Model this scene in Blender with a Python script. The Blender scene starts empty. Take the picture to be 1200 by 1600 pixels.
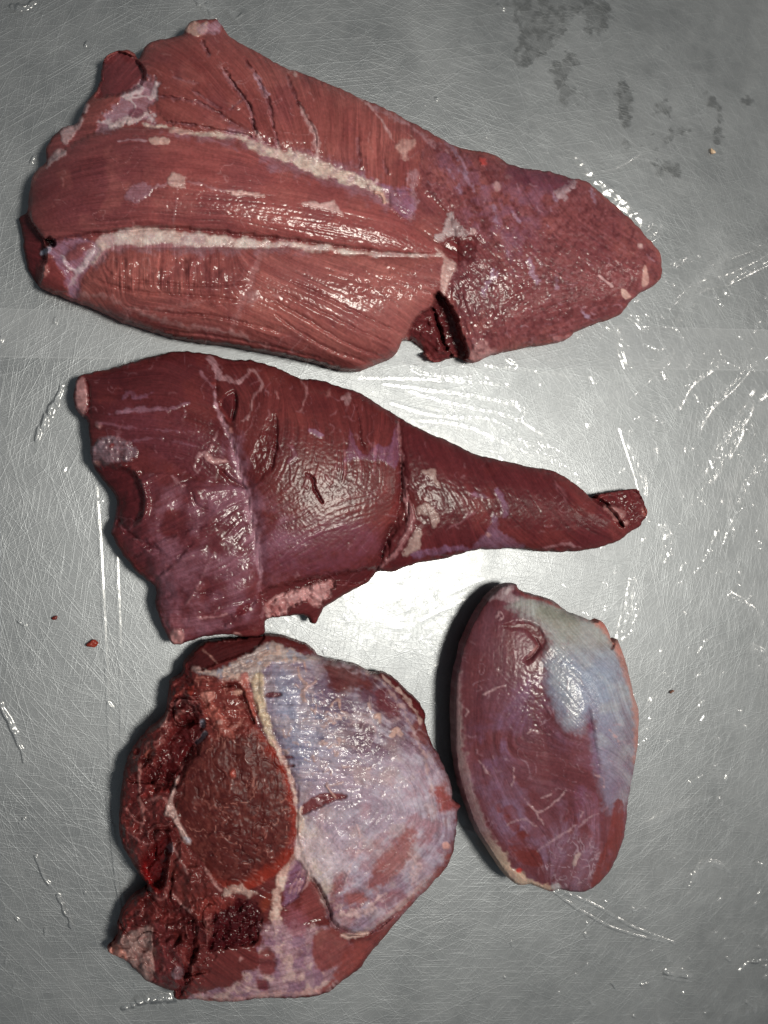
import bpy, math, random
import numpy as np
from mathutils import Matrix, Vector

R = math.radians
SC = bpy.context.scene
PX = 0.00035            # metres per unit: the cuts are laid out in units of 0.35 mm

# ---------------------------------------------------------------- camera
TILT = R(16)
DIST = 1200.0
CAM = np.array([-DIST * math.sin(TILT), 0.0, DIST * math.cos(TILT)])
FWD = np.array([math.sin(TILT), 0.0, -math.cos(TILT)])
RGT = np.array([math.cos(TILT), 0.0, math.sin(TILT)])
UPV = np.array([0.0, 1.0, 0.0])
cam = bpy.data.cameras.new('camera')
cam.sensor_fit = 'VERTICAL'
cam.sensor_height = 24
cam.lens = 18
cam.clip_start = 0.01
cam.clip_end = 50
co = bpy.data.objects.new('camera', cam)
SC.collection.objects.link(co)
co.matrix_world = Matrix(((RGT[0], UPV[0], -FWD[0], CAM[0] * PX),
                          (RGT[1], UPV[1], -FWD[1], CAM[1] * PX),
                          (RGT[2], UPV[2], -FWD[2], CAM[2] * PX),
                          (0, 0, 0, 1)))
SC.camera = co

# ---------------------------------------------------------------- world, lamp, exposure
w = bpy.data.worlds.new('World')
SC.world = w
w.use_nodes = True
w.node_tree.nodes['Background'].inputs[0].default_value = (0.82, 0.93, 1.0, 1)
w.node_tree.nodes['Background'].inputs[1].default_value = 0.125
lamp = bpy.data.lights.new('work_lamp', 'AREA')
lamp.shape = 'DISK'
lamp.size = 0.20
lamp.energy = 11.5
lamp.color = (1.0, 0.955, 0.85)
lo = bpy.data.objects.new('work_lamp', lamp)
SC.collection.objects.link(lo)
LP = Vector((860, -60, 3000)) * PX
lo.location = LP
lo.rotation_euler = (Vector((0, 0, 0)) - LP).to_track_quat('-Z', 'Y').to_euler()
lamp2 = bpy.data.lights.new('far_lamp', 'AREA')
lamp2.shape = 'DISK'
lamp2.size = 0.12
lamp2.energy = 3.6
lamp2.color = (1.0, 0.93, 0.84)
l2 = bpy.data.objects.new('far_lamp', lamp2)
SC.collection.objects.link(l2)
L2 = Vector((4900, 300, 3450)) * PX
l2.location = L2
l2.rotation_euler = (Vector((0.1, 0, 0)) - L2).to_track_quat('-Z', 'Y').to_euler()
SC.view_settings.view_transform = 'Standard'
SC.view_settings.look = 'None'
SC.view_settings.exposure = 0
SC.view_settings.gamma = 1


# ---------------------------------------------------------------- numeric helpers
def plan(px, py, z):
    """the point at height z over the worktop that was measured at (px, py) in the survey picture"""
    u = px - 600.0
    v = -(py - 800.0)
    d = [FWD[k] * DIST + RGT[k] * u + UPV[k] * v for k in range(3)]
    t = (z - CAM[2]) / d[2]
    return CAM[0] + t * d[0], CAM[1] + t * d[1]


def lin(c):
    c = np.array(c, float) / 255.0
    return np.where(c <= 0.04045, c / 12.92, ((c + 0.055) / 1.055) ** 2.4)


def sstep(a, b, x):
    t = np.clip((x - a) / (b - a), 0, 1)
    return t * t * (3 - 2 * t)


_tabs = {}


def vnoise(x, y, seed):
    if seed not in _tabs:
        _tabs[seed] = np.random.RandomState(seed).rand(256, 256).astype(np.float32) * 2 - 1
    T = _tabs[seed]
    xi = np.floor(x).astype(np.int64)
    yi = np.floor(y).astype(np.int64)
    fx = (x - xi).astype(np.float32)
    fy = (y - yi).astype(np.float32)
    fx = fx * fx * fx * (fx * (fx * 6 - 15) + 10)
    fy = fy * fy * fy * (fy * (fy * 6 - 15) + 10)
    x0, x1, y0, y1 = xi & 255, (xi + 1) & 255, yi & 255, (yi + 1) & 255
    return ((T[y0, x0] * (1 - fx) + T[y0, x1] * fx) * (1 - fy)
            + (T[y1, x0] * (1 - fx) + T[y1, x1] * fx) * fy)


def fbm(x, y, scale, octv=4, seed=1, gain=0.5):
    a, s, t = 1.0, 0.0, 0.0
    x = x / scale + seed * 7.31
    y = y / scale + seed * 3.77
    for o in range(octv):
        s = s + a * vnoise(x, y, seed * 10 + o)
        t += a
        a *= gain
        x = x * 2.03 + 11.7
        y = y * 2.03 + 5.3
    return s / t * 1.6


def tri(x, y, scale, seed):
    """angular folds: sharp creases between flat facets"""
    out = 0
    rs = np.random.RandomState(seed)
    wx = x + scale * 0.6 * fbm(x, y, scale * 2, 1, seed)
    wy = y + scale * 0.6 * fbm(x, y, scale * 2, 1, seed + 1)
    for k in range(3):
        a = rs.uniform(0, math.pi)
        t = (wx * math.cos(a) + wy * math.sin(a)) / (scale * (0.7 + 0.5 * k)) + rs.rand()
        out = out + np.abs(t - np.floor(t) - 0.5) * 2
    return out - 1.0


def smooth_pts(pts, closed, n=5):
    p = np.array(pts, float)
    N = len(p)
    out = []
    rng = range(N) if closed else range(N - 1)
    for i in rng:
        if closed:
            a, b, c, d = p[(i - 1) % N], p[i], p[(i + 1) % N], p[(i + 2) % N]
        else:
            a, b, c, d = p[max(i - 1, 0)], p[i], p[i + 1], p[min(i + 2, N - 1)]
        for k in range(n):
            t = k / n
            out.append(0.5 * ((2 * b) + (c - a) * t + (2 * a - 5 * b + 4 * c - d) * t * t
                              + (3 * b - a - 3 * c + d) * t ** 3))
    if not closed:
        out.append(p[-1])
    return np.array(out)


def seg_dist(X, Y, P, closed, W=None):
    """distance of each point to a polyline; with widths W returns (distance - local half width)"""
    best = np.full(X.shape, 1e9, np.float32)
    M = len(P)
    for i in range(M if closed else M - 1):
        a, b = P[i], P[(i + 1) % M]
        dx, dy = b[0] - a[0], b[1] - a[1]
        L = dx * dx + dy * dy + 1e-9
        t = np.clip(((X - a[0]) * dx + (Y - a[1]) * dy) / L, 0, 1)
        d = np.sqrt((X - a[0] - t * dx) ** 2 + (Y - a[1] - t * dy) ** 2)
        if W is not None:
            d = d - (W[i] * (1 - t) + W[min(i + 1, M - 1)] * t)
        best = np.minimum(best, d)
    return best


def inside(X, Y, P):
    c = np.zeros(X.shape, bool)
    M = len(P)
    for i in range(M):
        x0, y0 = P[i]
        x1, y1 = P[(i + 1) % M]
        if y0 == y1:
            continue
        c ^= ((y0 > Y) != (y1 > Y)) & (X < (x1 - x0) * (Y - y0) / (y1 - y0) + x0)
    return c


def upsample(C, x0, y0, cs, X, Y):
    fx = np.clip((X - x0) / cs, 0, C.shape[1] - 1.001)
    fy = np.clip((Y - y0) / cs, 0, C.shape[0] - 1.001)
    xi, yi = fx.astype(int), fy.astype(int)
    fx, fy = fx - xi, fy - yi
    return ((C[yi, xi] * (1 - fx) + C[yi, xi + 1] * fx) * (1 - fy)
            + (C[yi + 1, xi] * (1 - fx) + C[yi + 1, xi + 1] * fx) * fy)


def blur(A, n=1):
    for _ in range(n):
        B = np.pad(A, 1, mode='edge')
        A = (B[1:-1, 1:-1] * 4 + 2 * (B[:-2, 1:-1] + B[2:, 1:-1] + B[1:-1, :-2] + B[1:-1, 2:])
             + B[:-2, :-2] + B[2:, 2:] + B[:-2, 2:] + B[2:, :-2]) / 16
    return A


# ---------------------------------------------------------------- materials
def new_mat(name):
    m = bpy.data.materials.new(name)
    m.use_nodes = True
    nt = m.node_tree
    return m, nt, nt.nodes['Principled BSDF'], nt.nodes, nt.links


def flesh_material(name, scale, bump, sss, coat):
    m, nt, b, N, L = new_mat(name)
    at = N.new('ShaderNodeAttribute')
    at.attribute_name = 'tint'
    ga = N.new('ShaderNodeAttribute')
    ga.attribute_name = 'wet'
    tc = N.new('ShaderNodeTexCoord')
    n1 = N.new('ShaderNodeTexNoise')
    n1.inputs['Scale'].default_value = scale
    n1.inputs['Detail'].default_value = 4
    n1.inputs['Roughness'].default_value = 0.65
    L.new(tc.outputs['Object'], n1.inputs['Vector'])
    mr = N.new('ShaderNodeMapRange')
    mr.inputs['To Min'].default_value = 0.80
    mr.inputs['To Max'].default_value = 1.20
    L.new(n1.outputs['Fac'], mr.inputs['Value'])
    mx = N.new('ShaderNodeVectorMath')
    mx.operation = 'SCALE'
    L.new(at.outputs['Color'], mx.inputs[0])
    L.new(mr.outputs[0], mx.inputs['Scale'])
    L.new(mx.outputs[0], b.inputs['Base Color'])
    rr = N.new('ShaderNodeMapRange')
    rr.inputs['To Min'].default_value = 0.55
    rr.inputs['To Max'].default_value = 0.15
    L.new(ga.outputs['Fac'], rr.inputs['Value'])
    L.new(rr.outputs[0], b.inputs['Roughness'])
    bp = N.new('ShaderNodeBump')
    bp.inputs['Strength'].default_value = bump
    bp.inputs['Distance'].default_value = 0.0006
    n2 = N.new('ShaderNodeTexNoise')
    n2.inputs['Scale'].default_value = 900
    n2.inputs['Detail'].default_value = 2
    L.new(tc.outputs['Object'], n2.inputs['Vector'])
    L.new(n2.outputs['Fac'], bp.inputs['Height'])
    L.new(bp.outputs[0], b.inputs['Normal'])
    sr = N.new('ShaderNodeMapRange')
    sr.inputs['To Min'].default_value = 0.08
    sr.inputs['To Max'].default_value = 0.42
    L.new(ga.outputs['Fac'], sr.inputs['Value'])
    L.new(sr.outputs[0], b.inputs['Specular IOR Level'])
    b.inputs['Subsurface Weight'].default_value = sss
    b.inputs['Subsurface Radius'].default_value = (1.0, 0.35, 0.25)
    b.inputs['Subsurface Scale'].default_value = 0.0012
    b.inputs['Coat Weight'].default_value = coat
    b.inputs['Coat Roughness'].default_value = 0.2
    return m


M_FLESH = flesh_material('raw_lean_meat', 420, 0.11, 0.10, 0.0)
M_FAT = flesh_material('raw_fat', 300, 0.35, 0.15, 0.0)
M_SKIN = flesh_material('silverskin', 520, 0.30, 0.10, 0.0)
MATS = {'muscle': M_FLESH, 'fat': M_FAT, 'skin': M_SKIN}


# ---------------------------------------------------------------- a cut of meat
class Cut:
    """A cut is modelled on a fine lattice: height, tint, wetness and the part each spot belongs to."""

    def __init__(self, name, label, outline, k, zlo, zhi, col, seed, step=1.5, rag=1.6, zmax=110):
        self.name, self.label, self.seed, self.step = name, label, seed, step
        P = smooth_pts(outline, True, 4)
        self.P = P
        m = 8
        self.x0, self.y0 = P[:, 0].min() - m, P[:, 1].min() - m
        nx = int((P[:, 0].max() + m - self.x0) / step) + 1
        ny = int((P[:, 1].max() + m - self.y0) / step) + 1
        self.X, self.Y = np.meshgrid(self.x0 + np.arange(nx) * step, self.y0 + np.arange(ny) * step)
        X, Y = self.X, self.Y
        d = seg_dist(X, Y, P, True)
        self.sd = np.where(inside(X, Y, P), d, -d) + rag * fbm(X, Y, 9, 3, seed + 1) * 0.8
        self.seen = 1
        u, self.cs = self._poisson(P)
        base = self._edge_field(P, zlo, zhi)
        self.puff = np.sqrt(2 * np.maximum(upsample(u, *self._c0, self.cs, X, Y), 0))
        raw = k * self.puff
        self.base = base
        self.Z = base + zmax * np.tanh(raw / zmax)
        self.Z0 = self.Z.copy()
        self.detail = np.zeros_like(X)
        self.col = np.ones(X.shape + (3,)) * lin(col)
        self.wet = np.full(X.shape, 0.78)
        self.lab = np.zeros(X.shape, int)
        self.parts = [('muscle', 'muscle', None)]
        self._nz = {}
        self.kill = np.zeros(X.shape)          # where fibres are suppressed
        self.guides = []

    # -- slow smooth fields on a coarse lattice
    def _coarse(self, P, cs=5.0):
        x0, y0 = P[:, 0].min() - 3 * cs, P[:, 1].min() - 3 * cs
        nx = int((P[:, 0].max() - x0) / cs) + 4
        ny = int((P[:, 1].max() - y0) / cs) + 4
        X, Y = np.meshgrid(x0 + np.arange(nx) * cs, y0 + np.arange(ny) * cs)
        return X, Y, x0, y0, cs

    def _poisson(self, P, iters=0):
        X, Y, x0, y0, cs = self._coarse(P)
        ins = inside(X, Y, P)
        d = seg_dist(X, Y, P, True)
        u = np.zeros(X.shape)
        n = int(max(400, min(4000, d[ins].max() ** 2 / 6)))
        u[ins] = (d[ins] * d[ins].max() - d[ins] ** 2 / 2) * 0.8
        for _ in range(n):
            v = np.zeros_like(u)
            v[1:-1, 1:-1] = (u[:-2, 1:-1] + u[2:, 1:-1] + u[1:-1, :-2] + u[1:-1, 2:] + cs * cs) / 4
            u = np.where(ins, v, 0)
        self._c0 = (x0, y0)
        return u, cs

    def _edge_field(self, P, zlo, zhi):
        X, Y, x0, y0, cs = self._coarse(P)
        ins = inside(X, Y, P)
        d = seg_dist(X, Y, P, True)
        s = blur(np.where(ins, d, -d), 3)
        gy, gx = np.gradient(s)
        nrm = np.sqrt(gx * gx + gy * gy) + 1e-6
        wx, wy = plan(X, Y, 0)
        ax, ay = wx - CAM[0], -(wy - CAM[1])
        an = np.sqrt(ax * ax + ay * ay) + 1e-6
        f = (-(gx / nrm) * ax / an - (gy / nrm) * ay / an + 1) / 2
        b = zlo + (zhi - zlo) * sstep(0.15, 0.95, f)
        u = np.where(ins, (zlo + zhi) / 2, b)
        for _ in range(1200):
            v = u.copy()
            v[1:-1, 1:-1] = (u[:-2, 1:-1] + u[2:, 1:-1] + u[1:-1, :-2] + u[1:-1, 2:]) / 4
            u = np.where(ins, v, b)
        return upsample(u, x0, y0, cs, self.X, self.Y)

    # -- masks
    def _box(self, P, m):
        i0 = max(int((P[:, 1].min() - m - self.y0) / self.step), 0)
        i1 = min(int((P[:, 1].max() + m - self.y0) / self.step) + 2, self.X.shape[0])
        j0 = max(int((P[:, 0].min() - m - self.x0) / self.step), 0)
        j1 = min(int((P[:, 0].max() + m - self.x0) / self.step) + 2, self.X.shape[1])
        return slice(i0, i1), slice(j0, j1)

    def poly(self, pts, soft=2.0, rag=2.5, rs=10, curve=True):
        self.seen += 1
        soft *= 1.35
        P = smooth_pts(pts, True, 4) if curve else np.array(pts, float)
        s = self._box(P, soft * 2 + rag * 3 + 4)
        X, Y = self.X[s], self.Y[s]
        out = np.zeros(self.X.shape)
        if X.size == 0:
            return out
        d = seg_dist(X, Y, P, True)
        d = np.where(inside(X, Y, P), d, -d) + rag * (fbm(X, Y, rs, 4, self.seed * 3 + self.seen % 17) + 0.5 * fbm(X, Y, 4.2, 2, self.seed + self.seen % 7))
        out[s] = sstep(-soft, soft, d)
        return out

    def line(self, pts, w, soft=1.2, rag=1.0, rs=8, taper=True):
        self.seen += 1
        soft *= 1.35
        n = 5
        P = smooth_pts(pts, False, n)
        if np.isscalar(w):
            W = np.full(len(P), float(w))
        else:
            W = np.interp(np.linspace(0, len(pts) - 1, len(P)), np.arange(len(pts)), w)
        if taper:
            t = np.linspace(0, 1, len(P))
            W = W * np.clip(np.minimum(t, 1 - t) * 8 + 0.15, 0, 1)
        s = self._box(P, W.max() + soft * 2 + rag * 3 + 4)
        X, Y = self.X[s], self.Y[s]
        out = np.zeros(self.X.shape)
        if X.size == 0:
            return out
        wob = rag * 0.8
        sx = X + wob * fbm(X, Y, rs * 1.7, 2, self.seed + 5)
        sy = Y + wob * fbm(X, Y, rs * 1.7, 2, self.seed + 6)
        d = -seg_dist(sx, sy, P, False, W) + rag * (fbm(X, Y, rs, 3, self.seed * 3 + self.seen % 13) + 0.45 * fbm(X, Y, 4.0, 2, self.seed + self.seen % 7))
        out[s] = sstep(-soft, soft, d)
        return out

    def dot(self, x, y, rx, ry=None, ang=0, soft=1.5, rag=1.5, rs=6):
        ry = ry or rx
        a = np.linspace(0, 2 * math.pi, 9)[:-1]
        c, s = math.cos(R(ang)), math.sin(R(ang))
        return self.poly([(x + rx * math.cos(t) * c - ry * math.sin(t) * s,
                           y + rx * math.cos(t) * s + ry * math.sin(t) * c) for t in a], soft, rag, rs)

    def nz(self, scale, octv=4, seed=1):
        k = (scale, octv, seed)
        if k not in self._nz:
            self._nz[k] = fbm(self.X, self.Y, scale, octv, self.seed + seed)
        return self._nz[k]

    def web(self, scale, width, seed=1, warp=0.5):
        wx = self.X + warp * scale * fbm(self.X, self.Y, scale, 2, self.seed + seed + 40)
        wy = self.Y + warp * scale * fbm(self.X, self.Y, scale, 2, self.seed + seed + 41)
        n = np.abs(fbm(wx, wy, scale, 2, self.seed + seed + 42))
        return 1 - sstep(width * 0.3, width, n)

    # -- operations
    def paint(self, m, c, a=1.0):
        k = np.clip(m * a, 0, 1)[..., None]
        self.col = self.col * (1 - k) + lin(c) * k

    def lift(self, m, dz):
        self.Z = self.Z + m * dz

    def gloss(self, m, g):
        self.wet = self.wet * (1 - m) + g * m

    def still(self, m, a=0.8):
        self.kill = np.maximum(self.kill, m * a)

    def part(self, m, name, mat, label=None):
        self.parts.append((name, mat, label))
        self.lab[m > 0.5] = len(self.parts) - 1

    def fat(self, m, c, dz=2.0, name=None, a=1.0, g=0.55, part=True):
        n = self.nz(7, 3, 61)
        self.paint(m * (0.84 + 0.22 * n), c, a)
        k = m * 0.75
        self.col *= (1 + k * (0.10 * n + 0.07 * self.nz(3.2, 2, 62)))[..., None]
        self.lift(m, dz * (1 + 0.35 * n))
        self.gloss(m, g)
        self.still(m)
        if name:
            self.part(m, name, 'fat')

    def veil(self, m, c, a=0.6, dz=0.6, name=None, g=0.75):
        self.paint(m * np.clip(0.80 + 0.30 * self.nz(11, 4, 63) + 0.13 * self.lic[1] + 0.06 * self.lic[0], 0.2, 1.1), c, a)
        self.lift(m, dz)
        self.gloss(m, g)
        self.still(m, 0.5)
        if name:
            self.part(m, name, 'skin')

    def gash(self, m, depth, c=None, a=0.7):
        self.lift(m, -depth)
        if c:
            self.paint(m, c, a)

    def bulge(self, pts, k, soft=0):
        P = smooth_pts(pts, True, 4)
        u, cs = self._poisson(P)
        u = upsample(u, *self._c0, cs, self.X, self.Y)
        b = np.sqrt(2 * np.maximum(u, 0))
        if soft:
            t = np.clip(u / u.max(), 0, 1)
            b = t ** 1.4 * soft
        ins = (self.X > P[:, 0].min()) & (self.X < P[:, 0].max()) & (self.Y > P[:, 1].min()) & (self.Y < P[:, 1].max())
        self.Z = self.Z + k * np.where(ins, b, 0)
        return P

    def hairs(self, n, m, col, a=0.5, w=0.7, near=None):
        """short thin threads of sinew scattered over the area m"""
        rs = np.random.RandomState(self.seed + 7)
        ys, xs = np.where(m > 0.5)
        for _ in range(n):
            k = rs.randint(len(ys))
            x, y = self.X[ys[k], xs[k]], self.Y[ys[k], xs[k]]
            t = self.th[ys[k], xs[k]] + rs.randn() * 0.7
            l = rs.uniform(4, 18)
            b = rs.randn() * 0.25 * l
            self.veil(self.line([(x, y), (x + l * .5 * math.cos(t) - b * math.sin(t), y + l * .5 * math.sin(t) + b * math.cos(t)),
                                 (x + l * math.cos(t), y + l * math.sin(t))], rs.uniform(0.5, 1.3) * w / 0.7, 0.8, 0.8, 5), col, a * rs.uniform(0.4, 1), 0.5)

    def grain(self, guides, L=14):
        """muscle fibre: noise drawn out along the direction of the grain"""
        X, Y = self.X, self.Y
        G = np.array(guides, float)
        c = np.zeros(X.shape)
        s = np.zeros(X.shape)
        for gx, gy, ga in G:
            wgt = 1.0 / ((X - gx) ** 2 + (Y - gy) ** 2 + 200.0) ** 1.6
            c += wgt * np.cos(2 * R(ga))
            s += wgt * np.sin(2 * R(ga))
        th = 0.5 * np.arctan2(s, c) + 0.12 * self.nz(60, 3, 21)
        dx, dy = np.cos(th), np.sin(th)
        rs = np.random.RandomState(self.seed + 99)
        fields = []
        for nb, LL in ((0, L), (2, int(L * 2.2)), (14, 34)):
            N = blur(rs.randn(*X.shape), nb) if nb else rs.randn(*X.shape)
            acc = N.copy()
            H, Wd = X.shape
            for sg in (1, -1):
                fi, fj = np.meshgrid(np.arange(H, dtype=float), np.arange(Wd, dtype=float), indexing='ij')
                for _ in range(LL):
                    ii = np.clip(np.rint(fi), 0, H - 1).astype(int)
                    jj = np.clip(np.rint(fj), 0, Wd - 1).astype(int)
                    fi = fi + sg * dy[ii, jj]
                    fj = fj + sg * dx[ii, jj]
                    ii = np.clip(np.rint(fi), 0, H - 1).astype(int)
                    jj = np.clip(np.rint(fj), 0, Wd - 1).astype(int)
                    acc += N[ii, jj]
            acc /= acc.std()
            fields.append(np.clip(acc, -2.5, 2.5))
        self.lic = fields
        self.th = th

    def fibres(self, fine=0.5, coarse=1.0, tone=0.16):
        f, g, h = self.lic
        live = 1 - self.kill
        patch = 0.55 + 0.45 * sstep(-0.5, 0.6, self.nz(70, 3, 31))
        self.detail += live * patch * (fine * f * 0.5 + coarse * g * 0.5)
        self.col *= (1 + live * tone * (0.55 * f + 0.6 * g) * 0.5 * patch)[..., None]
        hs = (live * h * 0.075)[..., None]
        self.col *= 1 + hs * np.array([0.9, 1.3, 1.15])
        rs = np.random.RandomState(self.seed + 3)
        sp = blur(rs.randn(*f.shape), 1)
        sp /= sp.std()
        self.col *= (1 + 0.05 * sp + 0.05 * f)[..., None]
        self.detail += 0.10 * sp + 0.12 * f * (1 - live)
        self.col = np.clip(self.col, 0.002, 1)

    # -- to Blender
    def build(self, group, shift=(1, 1, 1)):
        self.col = np.clip(self.col * np.array(shift), 0.001, 1)
        X, Y = self.X.copy(), self.Y.copy()
        sd = blur(self.sd, 1)
        Z = np.maximum(self.Z + self.detail, 1.5)
        keep = sd > -0.75
        gy, gx = np.gradient(blur(self.sd, 4), self.step)
        gn = np.sqrt(gx * gx + gy * gy) + 1e-6
        ox, oy = -gx / gn, -gy / gn
        q = keep[:-1, :-1] & keep[1:, :-1] & keep[:-1, 1:] & keep[1:, 1:]
        H, W = X.shape
        idx = np.arange(H * W).reshape(H, W)
        quads = np.stack([idx[:-1, :-1][q], idx[1:, :-1][q], idx[1:, 1:][q], idx[:-1, 1:][q]], 1)
        qlab = self.lab[:-1, :-1][q]
        # border edges
        E = np.concatenate([quads[:, [0, 1]], quads[:, [1, 2]], quads[:, [2, 3]], quads[:, [3, 0]]])
        el = np.concatenate([qlab] * 4)
        key = np.sort(E, 1)
        kk = key[:, 0] * (H * W) + key[:, 1]
        _, inv, cnt = np.unique(kk, return_inverse=True, return_counts=True)
        border = cnt[inv.ravel()] == 1
        BE, bl = E[border], el[border]
        bv = np.unique(BE)
        # slide the border onto the smooth outline
        xf, yf, zf = X.ravel(), Y.ravel(), Z.ravel()
        sdf, oxf, oyf = sd.ravel(), ox.ravel(), oy.ravel()
        sh = np.clip(sdf[bv], -1.2, 1.6)
        xf[bv] += oxf[bv] * sh
        yf[bv] += oyf[bv] * sh
        zf[bv] = np.maximum(self.base.ravel()[bv] + np.minimum((self.Z - self.Z0).ravel()[bv], 4), 1.5)
        wx, wy = plan(xf, yf, zf)
        V = np.stack([wx, wy, zf], 1)
        rings = []
        base = H * W
        V_all = [V]
        for r, (fz, fi) in enumerate(((0.72, -0.02), (0.40, 0.10), (0.12, 0.26), (0.0, 0.40))):
            z = zf[bv] * fz + 0.2
            ins = zf[bv] * fi
            V_all.append(np.stack([wx[bv] - oxf[bv] * ins, wy[bv] + oyf[bv] * ins, z], 1))
            mp = np.full(H * W, -1)
            mp[bv] = base + np.arange(len(bv))
            base += len(bv)
            rings.append(mp)
        V = np.concatenate(V_all) * PX
        faces, flab = [quads], [qlab]
        prev = np.arange(H * W)
        for mp in rings:
            faces.append(np.stack([prev[BE[:, 1]], prev[BE[:, 0]], mp[BE[:, 0]], mp[BE[:, 1]]], 1))
            flab.append(bl)
            prev = mp
        F = np.concatenate(faces)
        FL = np.concatenate(flab)
        C = np.concatenate([self.col.reshape(-1, 3)] + [self.col.reshape(-1, 3)[bv]] * 4)
        Wt = np.concatenate([(self.wet * sstep(-1, 9, sd)).ravel()] + [self.wet.ravel()[bv] * 0] * 4)
        # shared normals so that parts meet without a seam
        n = np.cross(V[F[:, 2]] - V[F[:, 0]], V[F[:, 3]] - V[F[:, 1]])
        VN = np.zeros_like(V)
        for k in range(4):
            for a in range(3):
                VN[:, a] += np.bincount(F[:, k], n[:, a], len(V))
        if VN[idx[H // 2, W // 2], 2] < 0:
            VN = -VN
            F = F[:, ::-1]
        VN /= np.linalg.norm(VN, axis=1, keepdims=True) + 1e-20
        ctr = V[np.unique(quads)].mean(0)
        ctr[2] = 0
        root = bpy.data.objects.new(self.name, None)
        SC.collection.objects.link(root)
        root.location = ctr
        root['label'] = self.label
        root['category'] = 'meat'
        root['group'] = group
        root.empty_display_size = 0.02
        for k, (pn, mat, plabel) in enumerate(self.parts):
            sel = F[FL == k]
            if len(sel) < 12:
                continue
            used, loc = np.unique(sel, return_inverse=True)
            mesh_object(pn, V[used] - ctr, loc.reshape(-1, 4), MATS[mat], root,
                        VN[used], C[used], Wt[used], plabel)
        return root


def mesh_object(name, V, F, mat, parent=None, normals=None, col=None, wet=None, label=None, attr='wet'):
    me = bpy.data.meshes.new(name)
    nv, nf = len(V), len(F)
    k = F.shape[1]
    me.vertices.add(nv)
    me.vertices.foreach_set('co', np.ascontiguousarray(V, np.float32).ravel())
    me.loops.add(nf * k)
    me.loops.foreach_set('vertex_index', np.ascontiguousarray(F, np.int32).ravel())
    me.polygons.add(nf)
    me.polygons.foreach_set('loop_start', np.arange(0, nf * k, k, dtype=np.int32))
    me.update(calc_edges=True)
    me.polygons.foreach_set('use_smooth', np.ones(nf, bool))
    if col is not None:
        a = me.attributes.new('tint', 'FLOAT_COLOR', 'POINT')
        a.data.foreach_set('color', np.concatenate([col, np.ones((nv, 1))], 1).astype(np.float32).ravel())
    if wet is not None:
        a = me.attributes.new(attr, 'FLOAT', 'POINT')
        a.data.foreach_set('value', np.asarray(wet, np.float32))
    if normals is not None:
        me.normals_split_custom_set_from_vertices(normals.astype(np.float32).tolist())
    me.materials.append(mat)
    o = bpy.data.objects.new(name, me)
    SC.collection.objects.link(o)
    if parent:
        o.parent = parent
    if label:
        o['label'] = label
    return o


# ================================================================ worktop
def metal_material():
    m, nt, b, N, L = new_mat('scuffed_steel')
    b.inputs['Metallic'].default_value = 1
    tc = N.new('ShaderNodeTexCoord')
    acc = None
    for k, (ang, sx, sy, wgt) in enumerate(((8, 40, 1700, 1.0), (98, 40, 1700, 1.0), (52, 34, 1500, 1.0), (-38, 30, 1500, 1.0),
                                            (27, 22, 1300, 0.8), (-65, 22, 1200, 0.8), (75, 12, 1400, 0.8), (-14, 14, 1200, 0.8))):
        mp = N.new('ShaderNodeMapping')
        mp.vector_type = 'POINT'
        mp.inputs['Rotation'].default_value = (0, 0, R(ang))
        L.new(tc.outputs['Object'], mp.inputs['Vector'])
        m2 = N.new('ShaderNodeMapping')
        m2.inputs['Scale'].default_value = (sx, sy, 1)
        m2.inputs['Location'].default_value = (k * 3.7, k * 1.9, 0)
        L.new(mp.outputs[0], m2.inputs['Vector'])
        n = N.new('ShaderNodeTexNoise')
        n.inputs['Scale'].default_value = 1
        n.inputs['Detail'].default_value = 2
        n.inputs['Distortion'].default_value = 0.15
        L.new(m2.outputs[0], n.inputs['Vector'])
        r = N.new('ShaderNodeMapRange')
        r.inputs['From Min'].default_value = 0.57
        r.inputs['From Max'].default_value = 0.70
        r.inputs['To Max'].default_value = wgt
        L.new(n.outputs['Fac'], r.inputs['Value'])
        if acc is None:
            acc = r.outputs[0]
        else:
            a = N.new('ShaderNodeMath')
            L.new(acc, a.inputs[0])
            L.new(r.outputs[0], a.inputs[1])
            acc = a.outputs[0]
    bp = N.new('ShaderNodeBump')
    bp.inputs['Strength'].default_value = 0.25
    bp.inputs['Distance'].default_value = 0.00018
    L.new(acc, bp.inputs['Height'])
    L.new(bp.outputs[0], b.inputs['Normal'])
    cl = N.new('ShaderNodeTexNoise')
    cl.inputs['Scale'].default_value = 22
    cl.inputs['Detail'].default_value = 6
    cl.inputs['Roughness'].default_value = 0.6
    L.new(tc.outputs['Object'], cl.inputs['Vector'])
    rr = N.new('ShaderNodeMapRange')
    rr.inputs['From Min'].default_value = 0.3
    rr.inputs['From Max'].default_value = 0.7
    rr.inputs['To Min'].default_value = 0.42
    rr.inputs['To Max'].default_value = 0.52
    L.new(cl.outputs['Fac'], rr.inputs['Value'])
    L.new(rr.outputs[0], b.inputs['Roughness'])
    rc = N.new('ShaderNodeMapRange')
    rc.inputs['From Min'].default_value = 0.0
    rc.inputs['From Max'].default_value = 2.5
    rc.inputs['To Min'].default_value = 0.345
    rc.inputs['To Max'].default_value = 0.44
    L.new(acc, rc.inputs['Value'])
    cc = N.new('ShaderNodeCombineColor')
    for k, s in enumerate((0.935, 0.98, 1.025)):
        mm = N.new('ShaderNodeMath')
        mm.operation = 'MULTIPLY'
        mm.inputs[1].default_value = s
        L.new(rc.outputs[0], mm.inputs[0])
        L.new(mm.outputs[0], cc.inputs[k])
    L.new(cc.outputs[0], b.inputs['Base Color'])
    return m


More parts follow.
